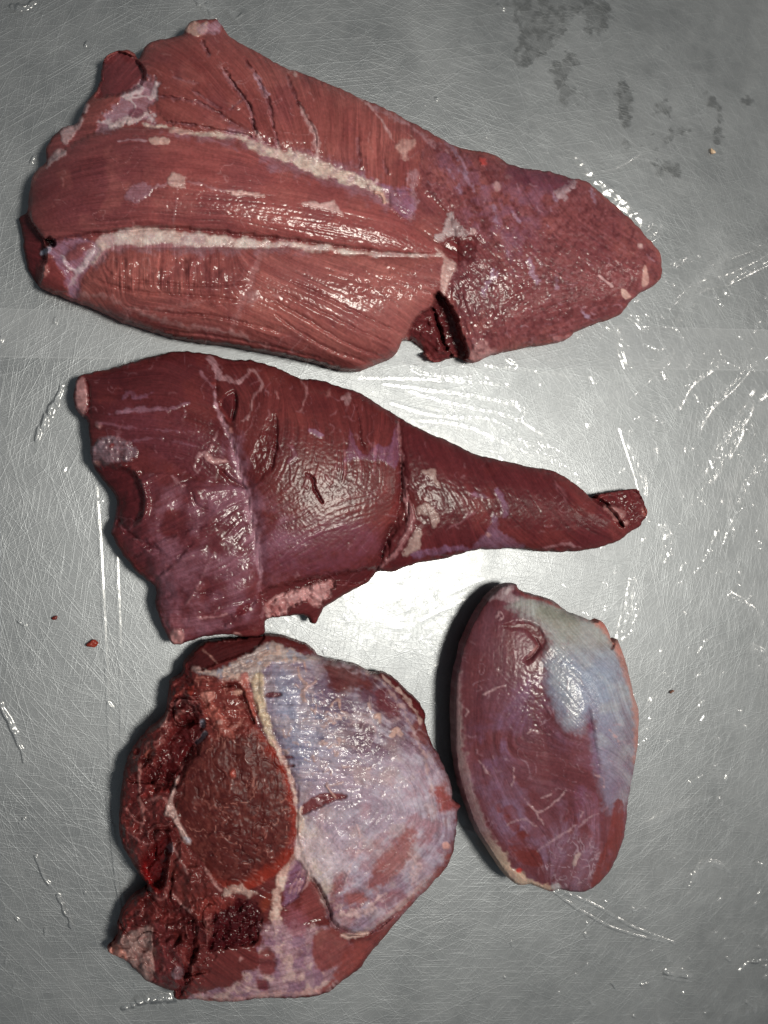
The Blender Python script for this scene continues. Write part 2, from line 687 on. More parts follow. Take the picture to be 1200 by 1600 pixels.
def slab(name, x0, x1, y0, y1, z0, z1, mat, bev=0.004):
    import bmesh
    bm = bmesh.new()
    bmesh.ops.create_cube(bm, size=1)
    for v in bm.verts:
        v.co = Vector((x0 + (v.co.x + .5) * (x1 - x0), y0 + (v.co.y + .5) * (y1 - y0), z0 + (v.co.z + .5) * (z1 - z0)))
    bmesh.ops.bevel(bm, geom=bm.edges[:], offset=bev, segments=3, affect='EDGES')
    me = bpy.data.meshes.new(name)
    bm.to_mesh(me)
    bm.free()
    me.materials.append(mat)
    o = bpy.data.objects.new(name, me)
    SC.collection.objects.link(o)
    return o


top = slab('worktop', -0.62, 0.78, -0.75, 0.75, -0.03, -0.0004, metal_material())
top['label'] = 'scuffed brushed steel worktop lying under the clear film'
top['category'] = 'worktop'


# ================================================================ clear film
def film_material():
    m, nt, b, N, L = new_mat('clear_film')
    N.remove(b)
    out = [n for n in N if n.type == 'OUTPUT_MATERIAL'][0]
    tr = N.new('ShaderNodeBsdfTransparent')
    tr.inputs[0].default_value = (0.99, 0.992, 0.995, 1)
    df = N.new('ShaderNodeBsdfDiffuse')
    df.inputs[0].default_value = (0.90, 0.92, 0.95, 1)
    gl = N.new('ShaderNodeBsdfGlossy')
    gl.inputs['Roughness'].default_value = 0.17
    at = N.new('ShaderNodeAttribute')
    at.attribute_name = 'haze'
    da = N.new('ShaderNodeAttribute')
    da.attribute_name = 'damp'
    dm = N.new('ShaderNodeMixRGB')
    dm.inputs[1].default_value = (0.99, 0.992, 0.995, 1)
    dm.inputs[2].default_value = (0.87, 0.865, 0.86, 1)
    L.new(da.outputs['Fac'], dm.inputs[0])
    L.new(dm.outputs[0], tr.inputs[0])
    fr = N.new('ShaderNodeFresnel')
    fr.inputs['IOR'].default_value = 1.5
    mu = N.new('ShaderNodeMath')
    mu.operation = 'MULTIPLY'
    mu.inputs[1].default_value = 1.4
    mu.use_clamp = True
    L.new(fr.outputs[0], mu.inputs[0])
    m1 = N.new('ShaderNodeMixShader')
    L.new(at.outputs['Fac'], m1.inputs[0])
    L.new(tr.outputs[0], m1.inputs[1])
    L.new(df.outputs[0], m1.inputs[2])
    m2 = N.new('ShaderNodeMixShader')
    L.new(mu.outputs[0], m2.inputs[0])
    L.new(m1.outputs[0], m2.inputs[1])
    L.new(gl.outputs[0], m2.inputs[2])
    L.new(m2.outputs[0], out.inputs[0])
    return m


M_FILM = film_material()

# creases: (points, half width, height, crinkle)
CREASES = [
    ([(1040, 480), (1085, 440), (1140, 425), (1205, 392)], [3, 6, 7, 6], 5, 0.6),
    ([(1100, 420), (1112, 440), (1120, 466)], [2, 3, 2], 3, 0.3),
    ([(1005, 535), (1025, 545), (1046, 540)], [2, 3, 2], 3, 0.8),
    ([(1058, 640), (1075, 600), (1110, 575)], [2, 4, 3], 3, 1.2),
    ([(1130, 850), (1150, 800), (1172, 790)], [2, 3, 2], 3, 1.0),
    ([(1085, 900), (1108, 862), (1120, 830)], [2, 3, 2], 3, 1.4),
    ([(930, 640), (985, 600), (1040, 560)], [3, 5, 3], 3, 0.4),
    ([(640, 610), (720, 632), (800, 650), (850, 680)], [2, 3, 3, 2], 3, 0.8),
    ([(820, 690), (870, 720), (905, 745)], [3, 5, 2], 3, 1.2),
    ([(1010, 1290), (1060, 1260), (1110, 1245)], [3, 4, 2], 3, 0.5),
    ([(888, 228), (915, 262), (945, 292), (975, 318), (1006, 345)], [2, 6, 9, 12, 13], 10.37, 1.2),
    ([(965, 335), (985, 350), (1000, 376)], [5, 9, 6], 10.36, 2.2),
    ([(985, 352), (1008, 345), (1030, 350)], [6, 8, 5], 7, 1.5),
    ([(1000, 378), (1022, 362), (1032, 352)], [6, 7, 4], 6, 1.5),
    ([(1050, 412), (1064, 402), (1080, 404)], [5, 6, 3], 6, 1.5),
    ([(1060, 500), (1074, 462), (1108, 418), (1150, 394), (1205, 378)], [2, 3, 4, 4, 4], 3.5, 0.9),
    ([(1068, 488), (1092, 452), (1138, 438), (1170, 420), (1205, 405)], [2, 3, 4, 5, 4], 4, 1.2),
    ([(1108, 420), (1120, 432), (1128, 400), (1140, 415)], [3, 4, 4, 3], 4, 1.5),
    ([(958, 612), (985, 592), (1020, 577), (1050, 547)], [1.5, 2.5, 3, 2], 2.6, 0.5),
    ([(955, 640), (980, 625), (1008, 598), (1040, 570), (1052, 548)], [1.5, 2, 2.5, 3, 2], 2.2, 0.5),
    ([(1090, 668), (1108, 632), (1140, 600), (1170, 568), (1182, 566)], [2, 5, 7, 5, 2], 4.5, 1.7),
    ([(1062, 778), (1098, 736), (1120, 700), (1150, 650), (1176, 606)], [1.5, 3, 4, 4, 2], 3.5, 1.0),
    ([(1070, 795), (1108, 750), (1140, 700), (1166, 645), (1172, 625)], [1.5, 3, 5, 4, 2], 3.5, 1.2),
    ([(1110, 735), (1128, 690), (1150, 655)], [5, 8, 5], 3.5, 2.2),
    ([(1150, 785), (1172, 745), (1205, 700)], [3, 4, 5], 4, 1.6),
    ([(1160, 770), (1190, 735), (1205, 728)], [3, 4, 5], 4, 1.6),
    ([(1186, 620), (1195, 612), (1206, 610)], [3, 4, 5], 4, 1.6),
    ([(970, 668), (984, 702), (998, 740), (1004, 776)], [2, 4, 5, 3], 4.0, 0.7),
    ([(600, 598), (660, 606), (750, 618), (830, 640)], [2, 4, 4, 2], 3, 0.5),
    ([(612, 628), (680, 648), (760, 652), (800, 668)], [2, 3, 3, 2], 2.6, 0.5),
    ([(560, 588), (640, 590), (720, 594), (800, 600)], [2, 3, 3, 2], 2.0, 0.8),
    ([(640, 570), (680, 585), (740, 588)], [4, 6, 4], 3, 1.5),
    ([(660, 655), (720, 662), (790, 690), (835, 712)], [2, 2.5, 2.5, 1], 2.4, 0.5),
    ([(800, 625), (822, 640), (810, 655)], [5, 7, 4], 4, 1.6),
    ([(848, 692), (862, 700), (874, 708)], [5, 6, 3], 4, 1.6),
    ([(98, 600), (88, 625), (72, 655), (56, 690)], [2, 6, 7, 3], 5, 1.3),
    ([(150, 760), (157, 860), (164, 1000), (169, 1100), (173, 1200)], [1.5, 2.2, 2.2, 2, 1.5], 2.4, 0.12),
    ([(182, 868), (187, 1000), (189, 1080), (190, 1160)], [1.5, 2, 2, 1.5], 2.2, 0.12),
    ([(168, 1246), (176, 1320), (183, 1380), (190, 1432)], [1.5, 2.2, 2.4, 1.5], 3.0, 0.25),
    ([(176, 1290), (184, 1345), (188, 1370), (196, 1425)], [1, 2, 2.4, 1.5], 3.0, 0.25),
    ([(866, 1393), (910, 1424), (970, 1454), (1042, 1472)], [1.6, 2.2, 2.6, 2], 3.0, 0.4),
    ([(872, 1391), (930, 1414), (985, 1446), (1046, 1470), (1054, 1474)], [1.6, 2.2, 2.6, 2.5, 2], 3.0, 0.4),
    ([(986, 903), (994, 930), (992, 970), (975, 1004)], [1.5, 4, 5, 3], 4.5, 1.6),
    ([(986, 903), (978, 950), (966, 985), (962, 1004)], [1.5, 2.5, 3, 3], 3.0, 1.0),
    ([(970, 990), (978, 970), (985, 950)], [4, 7, 4], 3.0, 1.8),
    ([(306, -6), (322, 12), (338, 32)], [6, 9, 6], 6, 1.8),
    ([(340, 0), (362, 22), (390, 60)], [4, 5, 3], 2.5, 0.4),
    ([(20, 12), (40, 14), (55, 6)], [4, 5, 4], 3, 1.5),
    ([(690, 1290), (720, 1295), (752, 1305)], [2, 2.5, 2], 2.6, 0.3),
    ([(704, 1240), (715, 1238), (722, 1245)], [2, 3, 2], 3, 0.3),
    ([(192, 1574), (230, 1562), (262, 1560), (300, 1556)], [4, 8, 8, 4], 3, 0.9),
    ([(226, 1578), (236, 1562)], [2, 2], 3, 0.3),
    ([(246, 1576), (248, 1560)], [2, 2], 3, 0.3),
    ([(253, 1575), (262, 1558)], [2, 2], 3, 0.3),
    ([(56, 1338), (68, 1368), (78, 1382)], [2, 2.5, 1.5], 3, 0.6),
    ([(90, 1400), (102, 1420), (114, 1446)], [3, 4, 3], 3.2, 1.8),
    ([(0, 1098), (12, 1120), (30, 1160), (38, 1190)], [4, 5, 4, 2], 2.4, 0.8),
    ([(1030, 1555), (1028, 1575), (1030, 1605)], [2, 3, 3], 3, 1.0),
    ([(1085, 1375), (1100, 1348), (1125, 1352)], [3, 4, 3], 3, 1.8),
    ([(1078, 1385), (1090, 1358), (1112, 1345), (1140, 1362)], [2, 2, 2, 2], 2.5, 1.5),
    ([(1040, 1520), (1060, 1522), (1080, 1528)], [5, 7, 4], 4, 1.8),
    ([(1155, 1520), (1166, 1506), (1196, 1500)], [2, 3, 2], 3, 1.6),
    ([(1140, 930), (1170, 950), (1195, 990)], [3, 4, 3], 3, 1.8),
    ([(1170, 1010), (1190, 1020), (1200, 1035)], [3, 4, 3], 3, 1.8),
    ([(1020, 1090), (1015, 1120), (1005, 1170)], [4, 5, 3], 2.8, 1.6),
    ([(1030, 820), (1045, 850), (1040, 880)], [5, 6, 4], 2.6, 1.8),
    ([(700, 930), (760, 905), (830, 900), (930, 890)], [1.5, 2, 2, 1.5], 1.8, 0.2),
    ([(660, 970), (690, 955), (735, 935)], [1.5, 2.2, 1.5], 2.4, 0.2),
    ([(660, 1000), (680, 1015), (690, 1030)], [3, 4, 3], 2.6, 1.0),
    ([(920, 270), (960, 262), (1000, 240)], [2, 3, 2], 1.2, 0.4),
    ([(965, 510), (972, 545), (980, 575)], [4, 5, 3], 3.0, 0.8),
    ([(985, 490), (1000, 500), (1006, 512)], [5, 6, 4], 3.6, 1.6),
    ([(795, 560), (806, 566), (812, 575)], [5, 6, 3], 3.6, 1.2),
    ([(1066, 572), (1074, 560), (1076, 548)], [3, 4, 2], 3.6, 0.8),
    ([(1118, 570), (1130, 560), (1150, 574)], [3, 4, 3], 3.2, 1.6),
    ([(858, 562), (920, 560), (1000, 566), (1060, 578)], [1.5, 2, 2, 1.5], 1.2, 0.3),
    ([(760, 570), (850, 580), (910, 592)], [2, 3, 2], 1.8, 0.5),
]
WET = [  # patches where moisture under the film joins it to the steel
    [(800, 0), (905, -10), (895, 30), (870, 70), (840, 95), (815, 100), (808, 70), (818, 40), (800, 15)],
    [(915, 0), (945, 0), (952, 30), (935, 52), (915, 40)],
    [(868, 100), (890, 85), (900, 100), (885, 130), (912, 150), (880, 160), (862, 145), (860, 120)],
    [(965, 125), (985, 145), (980, 190), (968, 185)],
    [(968, 225), (1010, 222), (1070, 205), (1020, 228), (985, 232)],
    [(1095, 140), (1118, 165), (1128, 205), (1122, 224), (1110, 215), (1118, 185)],
    [(1025, 175), (1048, 158), (1040, 175)],
    [(1160, 148), (1172, 150), (1168, 158)],
    [(1020, 258), (1060, 254), (1058, 275), (1035, 270)],
]


def flank(p, d):
    """steepness of a crease's flanks, chosen so that they mirror one of the lamps into the camera"""
    x, y = plan(p[0], p[1], 0)
    P = np.array([x, y, 0])
    q = plan(p[0] + d[0] * 0.02, p[1] + d[1] * 0.02, 0)
    t = np.array([q[0] - x, q[1] - y])
    t /= np.linalg.norm(t) + 1e-9
    n = np.array([-t[1], t[0]])
    best = None
    for Lm in (LP, L2):
        a = CAM - P
        b = np.array(Lm) / PX - P
        h = a / np.linalg.norm(a) + b / np.linalg.norm(b)
        sl = h[:2] / h[2]
        s_, r_ = abs(sl @ n), abs(sl @ t)
        if s_ > 0.05 and (best is None or r_ + 0.2 * s_ < best[2]):
            best = (s_, r_, r_ + 0.2 * s_)
    return (best[0], best[1]) if best else (0.2, 1.0)


def crinkle_sheet(name, label, ya, yb, zbase, seed):
    xs = np.concatenate([np.arange(-330, -10, 20), np.arange(-10, 1211, 1.8), np.arange(1230, 1500, 20)])
    ylo, yhi = ya(600), yb(600)
    if yhi > 1600:
        t = np.concatenate([np.arange(ylo, 1610, 1.8), np.arange(1630, yhi, 20)])
    else:
        t = np.concatenate([np.arange(ylo, -12, 20), np.arange(-10, yhi + 1.8, 1.8)])
    X, Y = np.meshgrid(xs, t)
    # edge of the sheet follows its own line
    fa = (Y - ylo) / (yhi - ylo)
    Y = Y + (1 - fa) ** 8 * (ya(X) - ylo) + fa ** 8 * (yb(X) - yhi)
    wav = 0.35 + 0.65 * sstep(820, 1000, X) * sstep(300, 500, Y)
    Z = zbase + 0.35 * fbm(X, Y, 160, 3, seed) + 0.7 * wav * fbm(X, Y, 46, 2, seed + 11) + 0.08 * fbm(X, Y, 22, 3, seed + 1)
    sp = sstep(0.35, 0.75, fbm(X, Y, 120, 3, seed + 2))
    Z = Z + sp * 0.35 * np.maximum(fbm(X, Y, 9, 3, seed + 3), 0)
    # small random puckers, more of them to the right
    rs = np.random.RandomState(seed)
    haze = 0.075 + 0.025 * fbm(X, Y, 90, 4, seed + 4) + 0.015 * fbm(X, Y, 14, 3, seed + 5)
    lift = np.zeros_like(Z)
    damp = np.zeros_like(Z)
    cre = list(CREASES)
    for _ in range(330):
        x = 1210 - abs(rs.randn()) * 260
        y = rs.uniform(380, 1600)
        if rs.rand() < 0.3:
            x, y = rs.uniform(0, 1200), rs.uniform(0, 1600)
        a = rs.uniform(0.6, 2.4)
        l = rs.uniform(3, 11)
        cre.append(([(x, y), (x + l * math.cos(a) + rs.randn() * 2, y + l * math.sin(a) + rs.randn() * 2)],
                    [rs.uniform(0.8, 1.8), rs.uniform(0.8, 2.2)], rs.uniform(1.2, 2.6), 0.8))
    for pts, wd, hh, cr in list(CREASES):
        if max(wd) >= 4 and hh < 10 and pts[0][0] > 900 and len(pts) >= 3:
            Q = np.array(pts, float)
            T = np.gradient(Q, axis=0)
            T /= np.linalg.norm(T, axis=1, keepdims=True)
            for sg in (-1, 1):
                o = Q + sg * np.array(wd)[:, None] * 1.25 * np.stack([-T[:, 1], T[:, 0]], 1)
                cre.append(([tuple(q) for q in o], [1.6] + [2.3] * (len(pts) - 2) + [1.6], 1, 0.22))
    for pts, wd, hh, cr in cre:
        P = smooth_pts(pts, False, 5)
        W = np.interp(np.linspace(0, len(pts) - 1, len(P)), np.arange(len(pts)), wd)
        m = W.max() * 2 + 8
        i = np.where((t > P[:, 1].min() - m) & (t < P[:, 1].max() + m))[0]
        j = np.where((xs > P[:, 0].min() - m) & (xs < P[:, 0].max() + m))[0]
        if len(i) < 2 or len(j) < 2:
            continue
        s = (slice(i[0], i[-1] + 1), slice(j[0], j[-1] + 1))
        x, y = X[s], Y[s]
        x2 = x + cr * 1.6 * fbm(x, y, 11, 2, seed + 6)
        y2 = y + cr * 1.6 * fbm(x, y, 11, 2, seed + 7)
        d = seg_dist(x2, y2, P, False)
        dn = seg_dist(x2, y2, P, False, W)
        wl = np.maximum(d - dn, 0.8) * 1.3
        prof = np.clip(1 - d / np.maximum(wl, 3.6), 0, 1)
        prof = prof * prof * (3 - 2 * prof)
        mid = P[len(P) // 2]
        sl, res = flank(mid, P[-1] - P[0])  # crease shaped so its flank throws a lamp glint at the camera
        if hh >= 10:                         # broad flat fold
            rid = sl * np.maximum(wl * 1.2 - d, 0) * (1 + 0.08 * cr * fbm(x, y, 9, 2, seed + 8)) + 0.30 * cr * prof * tri(x, y, 8, seed + 9)
        else:
            wl = np.maximum(wl, 3.6)
            st = np.clip(sl * 0.72 * (1 + 2.4 / wl), 0.10, 0.6)
            cc = min(cr, 1.8) * 0.7 + (0.5 if res > 0.1 and cr > 0.5 else 0)
            rid = st * wl * prof * (1 + 0.16 * cr * fbm(x, y, 8, 1, seed + 8)) + cc * prof * tri(x, y, 9, seed + 9)
        lift[s] = np.maximum(lift[s], rid)
        haze[s] = haze[s] + 0.03 * prof
    for f_, s_ in ((ya, 1), (yb, -1)):
        e = np.abs(Y - f_(X))
        haze = haze + 0.16 * np.exp(-(e / 1.6) ** 2)
    ov = sstep(480, 488, Y - 0.028 * X) * (1 - sstep(552, 560, Y - 0.018 * X))
    haze = haze + 0.035 * ov
    for p in WET:
        P = smooth_pts(p, True, 4)
        d = seg_dist(X, Y, P, True)
        d = np.where(inside(X, Y, P), d, -d) + 8 * fbm(X, Y, 16, 4, 309) + 7 * fbm(X, Y, 6.5, 3, 310)
        k = sstep(-2, 2.5, d) * (0.55 + 0.45 * sstep(-0.4, 0.4, fbm(X, Y, 9, 2, 311)))
        haze = haze * (1 - 0.95 * k)
        damp = np.maximum(damp, k)
    Z = Z + lift
    wx, wy = plan(X, Y, 0.0)
    V = np.stack([wx, wy, np.maximum(Z, 0.2)], -1).reshape(-1, 3) * PX
    H, W = X.shape
    idx = np.arange(H * W).reshape(H, W)
    F = np.stack([idx[:-1, :-1].ravel(), idx[1:, :-1].ravel(), idx[1:, 1:].ravel(), idx[:-1, 1:].ravel()], 1)
    o = mesh_object(name, V, F, M_FILM, None, None, None, np.clip(haze, 0.0, 0.4).ravel(), None, 'haze')
    a = o.data.attributes.new('damp', 'FLOAT', 'POINT')
    a.data.foreach_set('value', damp.astype(np.float32).ravel())
    o['label'] = label
    o['category'] = 'film'
    o['group'] = 'clear film laid over the worktop'
    return o


crinkle_sheet('plastic_film', 'clear plastic film under the largest striped cut, reaching the top edge',
              lambda x: -300 + 0 * x, lambda x: 558 + 0.018 * x, 1.6, 301)
crinkle_sheet('plastic_film', 'wrinkled clear plastic film under the three lower cuts',
              lambda x: 482 + 0.028 * x, lambda x: 1900 + 0 * x, 0.9, 401)

GROUP = 'cuts of raw red meat laid out on the film'
LEAN_DARK = (74, 26, 26)
CREAM = (205, 176, 152)
PALE = (186, 148, 138)

# ================================================================ cut 1: the big one along the top
o1 = [(290, 43), (302, 32), (328, 30), (340, 31), (352, 47), (362, 60), (400, 80), (443, 105), (467, 112), (517, 132),
      (557, 150), (610, 173), (650, 195), (683, 213), (713, 229), (737, 234), (773, 242), (800, 258), (860, 268),
      (887, 277), (917, 283), (933, 297), (963, 323), (990, 347), (1010, 370), (1028, 390), (1034, 413), (1034, 432),
      (1023, 445), (993, 463), (970, 490), (940, 502), (900, 518), (892, 525), (877, 533), (833, 540), (807, 545),
      (777, 552), (740, 565), (720, 561), (710, 557), (683, 567), (670, 560), (653, 540), (637, 530), (630, 530),
      (623, 547), (610, 560), (583, 570), (557, 580), (530, 577), (497, 567), (450, 557), (400, 547), (350, 538),
      (320, 535), (273, 527), (217, 510), (180, 497), (153, 483), (110, 467), (67, 450), (57, 443), (47, 427),
      (38, 397), (35, 363), (30, 347), (32, 338), (42, 332), (45, 313), (50, 277), (58, 265), (72, 253), (72, 233),
      (80, 217), (100, 198), (120, 193), (127, 177), (133, 163), (147, 147), (157, 127), (160, 100), (170, 85),
      (187, 79), (200, 78), (210, 85), (217, 92), (227, 73), (240, 65), (263, 60), (287, 53)]
c = Cut('meat_cut', 'largest cut, brownish red long muscles parted by cream fat seams, along the top',
        o1, 0.36, 22, 36, (138, 70, 62), 11, zmax=100)
c.grain([(270, 110, 32), (330, 130, 55), (250, 150, 25), (350, 190, 25), (420, 170, 72), (480, 180, 82), (560, 200, 88), (610, 260, 95),
          (90, 300, -20), (160, 250, -12), (250, 250, 4), (350, 270, 8), (450, 320, 10), (560, 340, 14), (640, 370, 25),
          (180, 330, -5), (300, 340, 3), (200, 420, 92), (270, 430, 92), (340, 430, 90), (250, 480, 8), (400, 450, 25), (480, 480, 30), (560, 520, 32),
          (560, 430, 20), (640, 430, 15), (620, 500, 45), (450, 530, 20), (300, 515, 12), (120, 440, 40), (190, 115, -50),
          (700, 270, 60), (760, 320, 70), (830, 360, 55), (900, 400, 35), (980, 410, 30), (820, 470, -30), (750, 500, 75), (900, 480, -20)])
lobeB = [(225, 85), (290, 55), (350, 55), (440, 108), (560, 155), (640, 200), (660, 250), (640, 300), (600, 300),
         (540, 270), (480, 245), (400, 215), (330, 205), (260, 190), (245, 150), (225, 120)]
lobeC = [(47, 310), (60, 268), (100, 238), (150, 208), (185, 203), (240, 200), (300, 210), (385, 224), (430, 250),
         (490, 275), (540, 288), (600, 317), (640, 347), (670, 377), (688, 392), (640, 396), (580, 390), (500, 380),
         (430, 369), (350, 359), (280, 354), (220, 354), (170, 360), (130, 367), (95, 372), (75, 368), (50, 345)]
lobeD = [(158, 410), (175, 395), (230, 392), (300, 392), (400, 388), (470, 393), (540, 400), (600, 404), (688, 404),
         (694, 420), (688, 450), (665, 478), (640, 512), (625, 545), (583, 568), (557, 577), (497, 564), (400, 544),
         (320, 532), (217, 507), (153, 480), (120, 462), (132, 440)]
lobeG = [(665, 225), (740, 240), (860, 272), (930, 300), (1000, 365), (1028, 400), (1025, 440), (970, 485),
         (890, 520), (800, 542), (745, 555), (720, 500), (705, 440), (720, 400), (700, 330), (660, 290)]
c.bulge(lobeB, 0.16)
c.bulge(lobeC, 0.30)
c.bulge(lobeD, 0.28)
c.bulge(lobeG, 0.10)
mB, mC, mD, mG = (c.poly(l, 3, 1.5) for l in (lobeB, lobeC, lobeD, lobeG))
# colours of the muscles
c.paint(mB, (134, 66, 58), 0.9)
c.paint(mC, (142, 70, 63), 0.9)
c.paint(mD, (146, 76, 66), 0.9)
c.paint(mG, (120, 60, 57), 0.95)
c.paint(c.poly([(640, 300), (700, 330), (760, 420), (740, 500), (700, 440), (690, 380)], 14, 8, 30), (98, 44, 46), 0.6)
c.paint(c.poly([(40, 320), (60, 265), (140, 205), (230, 215), (240, 300), (200, 360), (90, 375)], 30, 14, 40), (100, 46, 46), 0.75)
c.paint(c.poly([(225, 90), (300, 60), (380, 120), (400, 200), (300, 200), (250, 160)], 25, 12, 40), (118, 54, 48), 0.55)
c.paint(c.poly([(420, 400), (640, 410), (680, 440), (620, 520), (480, 480)], 30, 14, 40), (152, 88, 80), 0.45)
c.paint(c.poly([(160, 480), (400, 520), (620, 545), (560, 590), (300, 540), (150, 490)], 12, 10, 40), (112, 54, 50), 0.5)
c.paint(sstep(-0.1, 0.7, c.nz(55, 4, 2)), (112, 54, 54), 0.42)
c.paint(sstep(0.1, 0.8, c.nz(38, 4, 3)), (158, 88, 76), 0.30)
c.part(mB, 'muscle', 'muscle', 'upper muscle with slanting dark creases')
c.part(mC, 'muscle', 'muscle', 'long middle muscle')
c.part(mD, 'muscle', 'muscle', 'lower muscle with fine cross ripples')
c.part(mG, 'muscle', 'muscle', 'dark grainy tip muscle')
flap = c.poly([(160, 102), (170, 87), (187, 81), (208, 87), (217, 98), (228, 115), (220, 132), (195, 145), (165, 152), (150, 152), (157, 127)], 2, 1.5)
c.paint(flap, (106, 46, 46), 0.9)
c.lift(flap, -14)
c.part(flap, 'flap', 'muscle')
back = c.poly([(44, 330), (28, 336), (30, 363), (34, 400), (44, 430), (60, 448), (66, 420), (72, 390), (62, 365), (50, 348)], 2, 1.5)
c.paint(back, (84, 30, 30), 1)
c.lift(back, -22)
c.part(back, 'flap', 'muscle')
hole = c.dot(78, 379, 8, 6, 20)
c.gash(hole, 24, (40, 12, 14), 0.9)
lobeE = [(57, 425), (68, 408), (92, 405), (108, 420), (110, 448), (98, 456), (70, 450)]
c.bulge(lobeE, 0.35)
mE = c.poly(lobeE, 2, 1.5)
c.paint(mE, (120, 50, 46), 0.9)
c.part(mE, 'muscle', 'muscle')
# ripple of lower muscle, left half
X, Y = c.X, c.Y
rip = mD * sstep(150, 190, X) * (1 - sstep(330, 420, X)) * sstep(398, 408, Y) * (1 - sstep(438, 462, Y))
c.lift(rip, 2.0 * np.sin((X + 4 * c.nz(25, 2, 5)) / 2.9) * 0.45 * (0.6 + 0.5 * c.nz(20, 2, 6)))
c.lift(rip, 2.6 * c.nz(16, 2, 9))
rip2 = mD * sstep(520, 560, X) * (1 - sstep(640, 680, X)) * sstep(405, 415, Y) * (1 - sstep(455, 480, Y))
c.lift(rip2, 1.2 * c.nz(8, 3, 19) + 0.35 * np.sin((X * 0.9 + Y * 0.5 + 6 * c.nz(20, 2, 5)) / 2.8) + 0.35 * np.sin((Y - 0.3 * X + 6 * c.nz(22, 2, 6)) / 3))
for pts in ([(165, 400), (165, 418), (185, 435), (240, 442), (330, 446), (390, 440)],
            [(140, 432), (170, 445), (230, 458), (300, 462), (380, 470)],
            [(200, 480), (270, 490), (340, 495), (440, 520)],
            [(430, 470), (480, 500), (540, 535), (600, 560)],
            [(440, 455), (500, 485), (560, 515), (615, 540)],
            [(430, 490), (470, 520), (520, 548), (570, 565)],
            [(455, 440), (520, 470), (580, 500), (625, 520)],
            [(250, 515), (330, 525), (420, 540), (520, 566)]):
    g = c.line(pts, 1.6, 2.0, 1.2)
    c.gash(g, 3.2, (112, 52, 48), 0.35)
    g2 = c.line([(x, y + 6) for x, y in pts], 3.5, 3.5, 1.2)
    c.lift(g2, 1.6)
c.veil(c.line([(418, 380), (408, 400), (392, 440), (375, 480), (362, 520)], [5, 6, 6, 5, 4], 3, 3), (168, 110, 102), 0.5, -1.0)
c.fat(c.dot(395, 465, 8, 12, 20, 3, 3), (170, 120, 112), 1, None, 0.6)
c.veil(c.line([(182, 485), (250, 482), (290, 478), (320, 470)], 2.5, 2, 3), (170, 110, 100), 0.5)
c.veil(c.line([(110, 458), (160, 462), (200, 478), (240, 495), (300, 512), (360, 520), (420, 540)], 3, 2, 3), (176, 128, 118), 0.45)
# creases of the upper muscle
for pts, w, d in (([(315, 63), (322, 76), (328, 87)], 2.4, 9), ([(348, 108), (368, 136), (388, 164), (397, 193), (398, 214)], 2.4, 11),
                  ([(383, 92), (397, 113), (412, 143), (423, 170), (428, 200), (437, 232)], 2.0, 8),
                  ([(450, 118), (463, 153), (477, 180), (490, 203), (495, 237)], 2.2, 8),
                  ([(383, 150), (360, 170)], 1.2, 4), ([(300, 140), (330, 160), (345, 170)], 1.4, 4), ([(245, 150), (300, 158), (345, 178), (385, 205)], 1.8, 6),
                  ([(255, 190), (300, 195), (350, 205), (390, 213)], 2.2, 8), ([(560, 215), (562, 245), (560, 262)], 1.4, 4),
                  ([(600, 250), (604, 272)], 1.4, 4), ([(270, 120), (310, 130)], 1.2, 3)):
    c.gash(c.line(pts, w * 0.6, 1.8, 1.6, 6), d * 0.6, (78, 34, 38), 0.65)
    c.veil(c.line([(x - 1.5, y + 1) for x, y in pts], 1.6, 1.2, 2.2, 6), (168, 112, 110), 0.35, 0.2)
    c.lift(c.line([(x + 7, y - 2) for x, y in pts], 5, 5, 1), 2.0)
c.veil(c.line([(398, 115), (408, 132), (416, 150)], 3.6, 1.2, 2), (176, 134, 138), 0.8, 0.5, 'sinew')
c.veil(c.line([(470, 165), (482, 190), (492, 210), (496, 238)], [2, 4, 5, 4], 1.5, 2), (196, 150, 138), 0.75, 0.5, 'sinew')
c.veil(c.line([(345, 105), (362, 128), (388, 166), (396, 195)], 1.2, 1, 1), (180, 130, 128), 0.5)
c.veil(c.line([(560, 152), (582, 170), (602, 198), (618, 222)], 1.6, 1.2, 1.5), (190, 140, 130), 0.7)
c.veil(c.line([(580, 165), (630, 190), (670, 220), (700, 240)], 2, 2, 3), (176, 128, 124), 0.5)
c.veil(c.line([(618, 180), (650, 205), (680, 232)], 1.6, 1.5, 2), (176, 128, 124), 0.5)
c.fat(c.poly([(619, 226), (632, 218), (645, 216), (648, 226), (640, 236), (638, 250), (628, 246)], 2, 3), (186, 136, 120), 1.5, 'fat_fleck', 0.85)
c.fat(c.line([(450, 112), (458, 108), (462, 116)], 3, 1.5, 2), (196, 150, 136), 1, None, 0.8)
c.veil(c.poly([(640, 268), (654, 268), (650, 292), (652, 318), (644, 345), (636, 340), (642, 310), (638, 285)], 3, 4), (176, 130, 128), 0.7, 0.8, 'silverskin')
bulb = [(610, 305), (628, 298), (645, 308), (648, 328), (636, 342), (622, 332), (612, 320)]
c.bulge(bulb, 0.5)
c.veil(c.poly(bulb, 3, 1.5), (140, 92, 108), 0.7, 0, 'silverskin')
c.veil(c.line([(560, 278), (600, 292), (640, 298)], 3, 3, 4), (150, 110, 130), 0.5)
